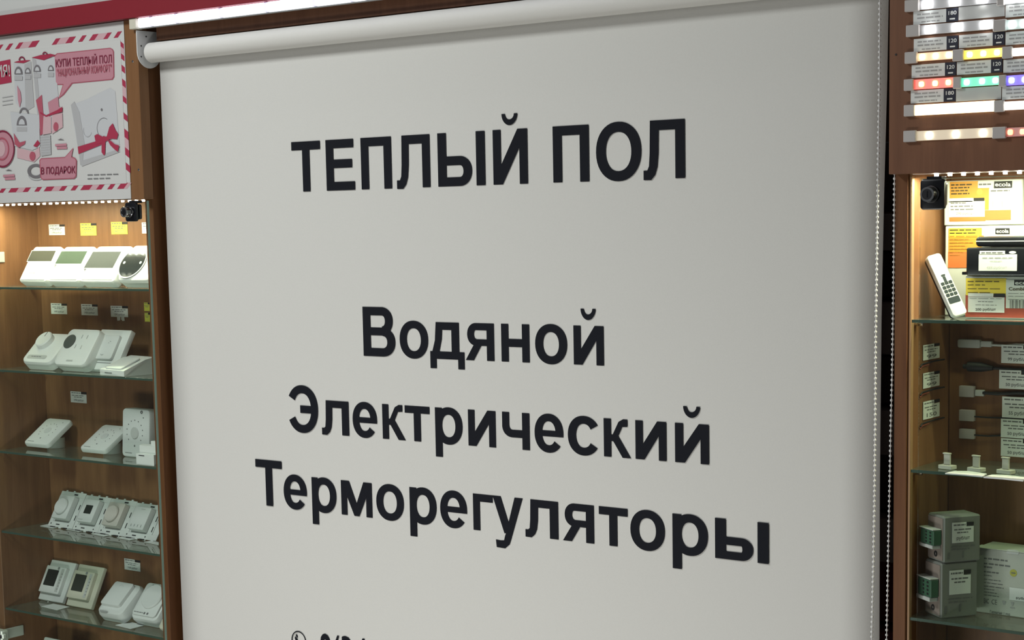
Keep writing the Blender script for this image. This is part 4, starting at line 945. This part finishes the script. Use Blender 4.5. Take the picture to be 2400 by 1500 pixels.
# ------------------------------------------------------------------ right cabinet goods, top shelf
s1 = RZ[0]
def carton(label, u0, v0, u1, v1, Y, depth, name='carton', group=None, z0=None, base=CARTW, cat='box'):
    a, b = P(u0, (v0 + v1) / 2, Y), P(u1, (v0 + v1) / 2, Y); zt = P(u0 + 20, v0, Y).z; zb = P(u0 + 20, v1, Y).z if z0 is None else z0
    o = thing(name, label, cat, (a.x, Y, zb), (0, 0, 0), group); W, H = b.x - a.x, zt - zb
    mk('body', [g_box(0, W, 0, depth, 0, H, .0012)], base, o)
    return o, W, H
def pr(o, u0, v0, u1, v1, m, name='print', y=-.0004):
    a = rect_on(o, u0, v0, u1, v1, y); return flat(name, [g_quadflat(a[0], a[1], a[2], a[3], y)], m, o)
def prd(o, u0, u1, v, m, seed, hp=2.2, fill=1., y=-.0009):
    a = rect_on(o, u0, v - hp / 2, u1, v + hp / 2, y); flat('text_line', dashes(a[0], a[1], a[2], a[3] - a[2], y, seed, fill), m, o)
def prt(o, body, u0, u1, vt, vb, m, y=-.0012, bold=.02):
    a, b = local(o, u0, vb, y), local(o, u1, vb, y); c = local(o, u0, vt, y)
    flat('lettering', [text_on(body, (a.x, y, a.z), (b.x, y, b.z + (0)), (a.x, y, c.z), bold)], m, o)
GC = 'light controller cartons on the top shelf of the right cabinet'
DARKT = mat('carton_ink', (.07, .05, .02), .6)
# lower front carton, resting on the glass
Yc = .052
o, W, H = carton('orange and white controller carton carrying the black power adapter', 2262, 647, 2470, 748, Yc, .06, group=GC, z0=s1 + .0006)
pr(o, 2263, 690, 2470, 747, CARTR); pr(o, 2264, 652, 2358, 693, YELC, y=-.0006); pr(o, 2358, 655, 2470, 724, CARTW, y=-.0007)
for k, v in enumerate((660, 668, 677, 686)): prd(o, 2268, 2350, v, DARKT, k + 3, 2.4, (.9, .5, 1, .7)[k])
pr(o, 2377, 656, 2410, 669, BLKM, y=-.0009); prt(o, 'ecola', 2379, 2420, 658, 667, CARTW, -.0014)
prt(o, 'Combi', 2364, 2400, 673, 681, DARKT)
for k in range(3): prd(o, 2363, 2440, 688 + k * 7, PTXT, 20 + k, 1.8)
flat('barcode', [g_quadflat(*(lambda a: (a[0], a[1], a[2], a[3]))(rect_on(o, 2367 + k * 4.2, 703, 2367 + k * 4.2 + (1.4, 2.4, 1., 2.8)[k % 4], 723, -.0011)), -.0011) for k in range(16)], PTXT, o)
flat('price_label', [g_quadflat(*rect_on(o, 2269, 696, 2354, 733, -.0011), -.0011)], PAPER, o)
pr(o, 2329, 688, 2356, 696, BLKM, y=-.0012); pr(o, 2269, 687, 2328, 696, PAPER, y=-.0011)
for k, v in enumerate((700, 707, 715)): prd(o, (2272, 2292, 2286)[k], (2350, 2328, 2336)[k], v, PTXT, 40 + k, 1.8, y=-.0014)
prt(o, '200 руб/шт', 2286, 2334, 722, 730, PTXT, -.0014, .03)
# pale carton behind it
o, W, H = carton('pale narrow carton behind the remote control', 2229, 634, 2330, 748, .116, .015, group=GC, z0=s1 + .0006, base=GREYL)
pr(o, 2236, 640, 2256, 647, mat('print_lime', (.45, .60, .18), .6))
for k in range(3): prd(o, 2236, 2258, 656 + k * 9, PTXT, 60 + k, 1.6)
# stacked upper cartons (behind)
Yb = .100
zlow = P(2240, 528, Yb).z
o, W, H = carton('white and orange controller carton standing behind the black adapter', 2215, 530, 2470, 631, Yb, .0145, group=GC, z0=s1 + .0006)
pr(o, 2223, 536, 2300, 628, ORANGEY); pr(o, 2222, 590, 2275, 628, ORANGE, y=-.0006); pr(o, 2225, 535, 2300, 556, YELC, y=-.0008)
for k in range(9): prd(o, 2226, (2288, 2286, 2306, 2270, 2282, 2262, 2268, 2258, 2250)[k], 539 + k * 7.4, DARKT if k < 2 else mat('print_ochre', (.45, .20, .03), .6), 70 + k, 1.9, y=-.0011)
pr(o, 2333, 535, 2366, 548, BLKM, y=-.0009); prt(o, 'ecola', 2335, 2364, 537, 546, PAPER, -.0013)
o2z = o.location.z + H
o, W, H = carton('white and orange controller carton at the top, with a price label on it', 2213, 424, 2396, 527, Yb, .034, group=GC, z0=o2z + .0008)
pr(o, 2226, 426, 2292, 464, ORANGEY); pr(o, 2292, 440, 2318, 492, ORANGEY); pr(o, 2225, 509, 2310, 518, ORANGE, y=-.0006); pr(o, 2308, 493, 2369, 515, ORANGE, y=-.0007)
pr(o, 2318, 443, 2368, 492, PAPER, y=-.0007); pr(o, 2292, 426, 2328, 440, CARTW, y=-.0008)
pr(o, 2330, 425, 2372, 440, BLKM, y=-.0009); prt(o, 'ecola', 2332, 2369, 427, 437, PAPER, -.0013)
prd(o, 2294, 2325, 432, PTXT, 5, 3, y=-.0011); prd(o, 2322, 2366, 447, PTXT, 6, 2, y=-.0011)
for k in range(4): prd(o, 2229, (2280, 2272, 2268, 2272)[k], 433 + k * 7, DARKT, 90 + k, 2)
flat('sticker', [g_disc(.0040, .0003, *(lambda c_: (c_.x, c_.z))(local(o, 2296, 450, -.0006)), -.0005, 0, 18)], YELC, o)
pr(o, 2224, 472, 2308, 508, PAPER, 'price_label', -.0010); pr(o, 2224, 465, 2280, 473, PAPER, 'price_label', -.0010); pr(o, 2282, 464, 2307, 471, BLKM, y=-.0011)
for k in range(3): prd(o, 2228, (2266, 2280, 2284)[k], 476 + k * 7.4, PTXT, 30 + k, 1.6, y=-.0013)
prt(o, '290 руб/шт', 2241, 2284, 497, 505, PTXT, -.0013, .0)
pr(o, 2326, 471, 2327, 485, PPINK, y=-.0011); pr(o, 2348, 471, 2349, 485, PPINK, y=-.0011)
# black power adapter on the front carton + second one on top
zt = s1 + .0006 + (P(2282, 647, Yc).z - (s1 + .0006))
a, b = P(2264, 610, .040), P(2470, 610, .040)
o = thing('power_adapter', 'glossy black power adapter with white price label on the orange carton', 'adapter', (a.x, .040, zt + .0008))
Hh = P(2300, 580, .040).z - zt - .001
mk('body', [g_slab(b.x - a.x, Hh, .055, .003, .002, (b.x - a.x) / 2, Hh / 2, .055)], BLK, o)
mk('terminal_tab', [g_box(-.010, .0, .010, .030, .001, .005, .0005), g_box(-.004, .0, .012, .03, Hh * .55, Hh * .8, .0005)], BLK, o)
flat('price_label', [g_box(*(lambda r: (r[0], r[1], -.0006, 0, r[2], r[3]))(rect_on(o, 2294, 596, 2383, 635, -.0005)), 0), g_box(*(lambda r: (r[0], r[1], -.0006, 0, r[2], r[3]))(rect_on(o, 2296, 588, 2355, 597, -.0005)), 0)], PAPER, o)
prd(o, 2300, 2350, 592, PTXT, 3, 2); prd(o, 2302, 2374, 604, PTXTL, 4, 1.8); prd(o, 2320, 2350, 612, PTXTL, 5, 1.2); prt(o, '499 руб/шт', 2312, 2360, 624, 631, PTXTL, -.001, .0)
flat('sticker', [g_disc(.0050, .0003, *(lambda c_: (c_.x, c_.z))(local(o, 2373, 591.5, -.0004)), -.0002, 0, 20, rz=.0018)], PAPER, o)
a = P(2289, 570, .055); H2 = .0135
o = thing('power_adapter', 'slim black power adapter lying on top of the labelled black one', 'adapter', (a.x, .050, zt + .0012 + Hh + .0006))
mk('body', [g_slab(.11, H2, .04, .005, .003, .055, H2 / 2, .04)], BLK, o)
mk('rim', [g_slab(.108, .0012, .0003, .0004, 0, .055, H2 * .55, 0)], GREYL, o)
# remote control leaning to the side panel
bt = Vector((P(2246, 747, .030).x, .034, s1 + .0012)); tp = PX(2200, 597, RX + .010)
tp = Vector((RX + .0125, .044, P(2197, 598, .044).z))
d = (tp - bt); Lr = d.length; zax = d.normalized(); nrm = Vector((.75, -.62, .12)); nrm = (nrm - zax * nrm.dot(zax)).normalized(); xax = zax.cross(-nrm).normalized() * -1
yax = -nrm; xax = yax.cross(zax).normalized()
o = thing('remote_control', 'white remote control with dark keys leaning against the side panel', 'remote', bt + zax * .003)
o.rotation_euler = Matrix((xax, yax, zax)).transposed().to_euler()
wr = .022
mk('body', [g_slab(wr, Lr - .004, .008, .005, .0015, wr * .1, Lr / 2 - .002, .004)], [mat('remote_white', (.62, .64, .64), .35)], o)
mk('back_cover', [g_slab(wr * .98, Lr - .006, .004, .005, 0, wr * .1, Lr / 2 - .002, .0085)], BLK, o)
ky = [(-.004, .66, .010, .006), (0.001, .58, .008, .01)]
rows = [.50, .44, .38, .32]
gs = []
for rI, f_ in enumerate(rows):
    for cI in range(3): gs.append(g_slab(.0050, .0048, .0009, .0012, 0, wr * .1 + (cI - 1) * .0060, Lr * f_, -.0038))
gs += [g_slab(.017, .009, .0009, .0015, 0, wr * .1, Lr * .235, -.0038), g_slab(.006, .003, .0009, .001, 0, wr * .1, Lr * .62, -.0038), g_slab(.004, .008, .0009, .001, 0, wr * .1, Lr * .56, -.0038)]
mk('keys', gs, mat('key_slate', (.035, .045, .05), .8, spec=.1), o)

# tags and leads on the side panel of the right cabinet (they face +X)
for k, (v0, v1) in enumerate(((806, 844), (872, 910), (939, 983))):
    A = PX(2163, v0 + 6, RX + .0008); B = PX(2201, v1 - 8, RX + .0008); y0, y1 = A.y, B.y
    ztp, zbt = PX(2164, v0 + 3, RX + .0008).z, PX(2164, v1 + 1, RX + .0008).z
    W_, H_ = y1 - y0, ztp - zbt
    gs, ms = ptag(None, 0, W_, 0, H_, 0, 0, 90 + k, ('99', '99', '150')[k])
    o = flat('price_tag', gs, ms, loc=(RX + .0010, y0, zbt), rot=(0, 0, math.radians(90)))
    tag(o, 'white price tag on the side panel of the right cabinet, ' + ('uppermost', 'middle', 'lowest')[k] + ' of three', 'price tag', 'price tags on the side panel')
    z_ = zbt - .004
    L0 = Vector((RX + .003, y0 - .006, z_))
    o = thing('connector_lead', 'short dark lead below the ' + ('uppermost', 'middle', 'lowest')[k] + ' tag on the right side panel', 'cable', L0, (0, 0, 0), 'short leads on the side panel')
    mk('wire', g_tube([(0, -.006, -.004), (0, -.001, -.0005), (0, .012, 0), (.0005, .045, .001), (.0, .075, .0005)], .0011, 8), BLKM, o)
    mk('wire', g_tube([(0, -.008, -.007), (.0, .0, -.0035), (.0, .012, -.003), (0, .022, -.0025)], .0009, 8), mat('wire_red', (.22, .05, .03), .5), o)
# leads pinned to the back panel
YB = RDEP - .0006
GK = 'connector leads on the back panel'
def lead(label, kind, u, v, w, h, wire, vw):
    p = P(u, v, YB); o = thing('connector_lead', label, 'connector', p, (0, 0, 0), GK); s_ = (p - Vector(CAM)).length / FPX
    W_, H_ = w * s_ * 1.12, h * s_; m = {'w': GREYL, 'b': BLKM, 's': mat('plug_pinkgrey', (.42, .38, .38), .5)}[kind]
    if kind == 'w':
        mk('plug', [g_slab(W_ * .68, H_, .008, .003, .001, W_ * .34, 0, 0), g_slab(W_ * .34, H_ * .7, .006, .002, .001, W_ * .84, 0, 0)], m, o)
    elif kind == 'b':
        mk('plug', [g_tube([(0, -.006, 0), (W_ * .16, -.006, 0)], H_ * .22, 12), g_tube([(W_ * .16, -.006, 0), (W_ * .6, -.006, 0), (W_, -.006, -.001)], [H_ * .45, H_ * .45, H_ * .2], 12)], m, o)
    else:
        mk('plug', [g_slab(W_, H_, .007, .001, .0006, W_ / 2, 0, 0)], m, o)
        if vw == 'tail': mk('clip', [g_slab(W_ * .6, H_ * .55, .005, .001, .0005, W_ * 1.35, -.0015, 0)], GREYL, o)
    e = P(2475, v + wire[1], YB) - p; x_ = W_ * (1.62 if vw == 'tail' else 1.)
    mk('wire', g_tube([(x_ - .001, -.004, -.001), (x_ + .02, -.003, -.0015), (e.x * .6, -.003, e.z * .6), (e.x, -.003, e.z)], wire[0], 8), GREYL if kind == 'w' else BLKM, o)
lead('pale tubular plug with a white lead, topmost on the back panel', 'w', 2249, 804, 70, 19, (.0018, 6), '')
lead('black jack plug with a black lead below the pale plug', 'b', 2262, 858, 62, 24, (.0022, 14), '')
lead('pale square connector with a small clip, middle of the leads', 's', 2252, 916, 31, 25, (.0024, 8), 'tail')
lead('pale square connector on a thin wire, second from the bottom', 's', 2252, 972, 31, 25, (.0012, 12), '')
lead('pale square connector on a thin wire, lowest on the back panel', 's', 2252, 1015, 31, 22, (.0012, 6), '')
for k, (u, v0, v1, pr_) in enumerate(((2347, 809, 852, '99 руб'), (2342, 868, 912, '50 руб'), (2349, 931, 980, '55 руб'), (2346, 983, 1027, '50 руб'), (2346, 1029, 1071, '50 руб'))):
    wall_tag(u, v0, u + 78, v1, RDEP - .0062, 0, 'grey-white price tag at the frame edge inside the right cabinet, ' + ('topmost', 'second', 'third', 'fourth', 'lowest')[k] + ' of five', 60 + k, pr_ + '/шт', 'price tags on the back panel of the right cabinet')
# second shelf: small clips and curved slips
s2 = RZ[1]
CLIPM = mat('clip_plastic', (.50, .50, .44), .4)
for k, (u, v, lb) in enumerate(((2219, 1099, 'left'), (2287, 1105, 'middle'), (2356, 1110, 'right'))):
    p = PZ(u, v, s2 + .0005); s_ = .00062
    o = thing('corner_clip', 'small upright plastic clip on the glass, %s one of three' % lb, 'clip', p, (0, 0, math.radians(-12)), 'plastic clips on the glass shelf')
    mk('base', [g_box(-.011, .011, -.005, .008, 0, .0055, .0006)], CLIPM, o)
    mk('tab', [g_box(-.0055, .0050, .0, .003, .0058, .0205, .0005), g_box(-.0062, .0055, -.0015, .0035, .0205, .0225, .0004)], CLIPM, o)
for k, (pts, lb) in enumerate((([(2215, 1108.5), (2236, 1103.5), (2270, 1104), (2313, 1110), (2303, 1116), (2262, 1112)], 'left'), ([(2305, 1117.5), (2325, 1112), (2360, 1113), (2410, 1119), (2398, 1126), (2350, 1121)], 'right'))):
    ps = [PZ(*p, s2 + .0022) for p in pts]; c_ = sum(ps, Vector()) / len(ps)
    o = flat('price_slip', ([tuple(p - c_) for p in ps] + [tuple(p - c_ - Vector((0, 0, .0016))) for p in ps], [tuple(range(6)), tuple(range(6, 12))[::-1]] + [(i, (i + 1) % 6, 6 + (i + 1) % 6, 6 + i) for i in range(6)], [0] * 8), PAPER, loc=c_)
    tag(o, 'white curved paper slip lying before the clips, %s one' % lb, 'paper', 'paper slips on the glass shelf')
# third shelf: two grey controllers with green terminals, white spec carton
s3 = RZ[2]
def controller(label, pc, zb, wL, wR, H, seed, price):
    """corner towards the viewer at pc; left face width wL, right face width wR"""
    yaw = math.radians(54)
    o = thing('controller', label, 'controller', (pc.x, pc.y, zb), (0, 0, yaw), 'grey controllers stacked in the right cabinet')
    # local: right face lies along +x at y=0 facing -y ; left face along +y at x=0 facing -x
    mk('body', [g_box(0, wR, 0, wL, 0, H, .002)], mat('controller_grey', (.22, .225, .21), .6), o)
    mk('end_plate', [g_box(-.001, .0, .002, wL - .002, .003, H - .003, .0003)], mat('controller_end', (.25, .20, .18), .6), o)
    tb = mk('terminal_block', [g_box(-.014, -.001, .004, wL * .92, H * .38, H * .70, .001)], GREEN, o)
    mk('terminal_shelf', [g_box(-.015, -.001, .006, wL * .98, H * .30, H * .375, .0008), g_box(-.015, -.001, .004, wL * .96, H * .705, H * .725, .0003)], GREYL, o)
    gs = []
    for k in range(4):
        zz_ = H * (.42 + k * .07); gs.append(g_box(-.0146, -.0139, .010, .014, zz_, zz_ + H * .035, 0)); gs.append(g_box(-.0146, -.0139, wL * .5, wL * .58, zz_, zz_ + H * .035, 0))
    flat('terminal_slots', gs, BLKM, o)
    flat('end_hole', [g_tr(g_ring(.0018, .0042, .0005, 0, 0, 0, 16), Matrix.Translation((-.0012, wL * .45, H * .16)) @ Matrix.Rotation(math.radians(-90), 4, 'Z'))], BLKM, o)
    gs, ms = ptag(None, wR * .22, wR * .80, H * .42, H * .86, -.0004, 0, seed, price)
    flat('price_label', gs, ms, o)
    flat('case_print', dashes(wR * .2, wR * .85, H * .33, .0016, -.0004, seed + 2, 1) + dashes(wR * .2, wR * .7, H * .27, .0016, -.0004, seed + 3, 1) + [g_quadflat(wR * .1, wR * .16, H * .08, H * .22, -.0004), g_quadflat(wR * .5, wR * .55, H * .1, H * .24, -.0004)], PTXT, o)
    return o
p = PZ(2205, 1450, s3 + .0006)
hB = P(2205, 1322, p.y).z - s3
controller('lower grey controller with green terminal block on the glass shelf', Vector((p.x, max(p.y, .012), 0)), s3 + .0006, .043, .058, hB, 31, '')
zt_ = s3 + .0006 + hB + .0006
hT = P(2213, 1212, p.y).z - zt_
controller('upper grey controller with green terminal block and larger price label', Vector((p.x + .003, max(p.y, .012) + .001, 0)), zt_, .043, .058, hT, 35, 'руб/шт')
# white spec carton
p0 = PZ(2285, 1433, s3 + .0006); p1 = PZ(2400, 1449, s3 + .0006)
yaw = math.atan2(p1.y - p0.y, p1.x - p0.x); Hc = P(2291, 1284, p0.y).z - s3
print('CARTON', p0, p1, math.degrees(yaw), Hc)
o = thing('carton', 'white carton covered in small print on the lowest shelf in view, right cabinet', 'box', (p0.x, p0.y, s3 + .0006), (0, 0, yaw))
GW = mat('carton_grey_white', (.46, .47, .43), .6)
mk('body', [g_box(0, .15, 0, .055, 0, Hc, .001)], GW, o)
mk('lid_flap', [g_box(-.0005, .15, -.0012, .02, Hc - .0005, Hc + .0008, .0003)], GW, o)
for k, (u1, v, b_) in enumerate(((2361, 1310, 3.4), (2367, 1322, 3.4), (2325, 1330, 3.2), (2340, 1341, 3), (2325, 1349, 1.6), (2345, 1358, 1.6), (2350, 1366, 1.6), (2352, 1374, 1.6), (2330, 1381, 1.6), (2336, 1388, 1.6), (2341, 1395, 1.6))):
    a = local(o, 2306, v - (2340 - 2306) * .0, -.0004); b = local(o, u1, v + 4, -.0004); flat('text_line', dashes(a.x, b.x, (a.z), b_ * .00062, -.0004, 200 + k), PTXT, o)
c_ = local(o, 2375, 1343, -.0004); flat('seal', [g_disc(.0052, .0003, c_.x, c_.z, -.0001, 0, 22, 0), g_quadflat(c_.x - .003, c_.x + .003, c_.z - .0008, c_.z + .0008, -.0006, 1)], [mat('seal_yellow', (.42, .40, .06), .6), PTXT], o)
a = local(o, 2306, 1402, -.0004); b = local(o, 2337, 1418, -.0004)
flat('lettering', [text_on('EAC', (a.x, -.0004, b.z), (a.x + .0075, -.0004, b.z), (a.x, -.0004, a.z), .03), text_on('CE', (a.x + .0115, -.0004, b.z), (a.x + .0195, -.0004, b.z), (a.x + .0115, -.0004, a.z), .0)], PTXT, o)
flat('bin_symbol', [g_poly([(a.x + .027, -.0004, a.z), (a.x + .033, -.0004, a.z), (a.x + .0315, -.0004, b.z + .002), (a.x + .0285, -.0004, b.z + .002)]), g_poly([(a.x + .040, -.0004, a.z), (a.x + .045, -.0004, a.z), (a.x + .0435, -.0004, b.z + .002), (a.x + .0415, -.0004, b.z + .002)]), g_quadflat(a.x + .039, a.x + .046, b.z - .002, b.z, -.0004)], PTXTL, o)
a = local(o, 2320, 1430, -.0004); b = local(o, 2367, 1436, -.0004)
flat('lettering', [text_on('Гарантия 1 год', (a.x, -.0004, a.z - .005), (a.x + .030, -.0004, a.z - .005), (a.x, -.0004, a.z), .01)], PTXT, o)
a = local(o, 2366, 1376, -.0005); flat('price_label', [g_quadflat(a.x, a.x + .05, a.z - .018, a.z, -.0006)], PAPER, o)
flat('lettering', [text_on('руб/шт', (a.x + .01, -.0009, a.z - .016), (a.x + .03, -.0009, a.z - .016), (a.x + .01, -.0009, a.z - .012), .02)], PTXT, o)
a = local(o, 2361, 1290, -.0004); flat('lid_notch', [g_slab(.018, .006, .0004, .0028, 0, a.x + .008, a.z - .0015, -.0002)], GREYL, o)
# lower shelf carries nothing that the photo shows
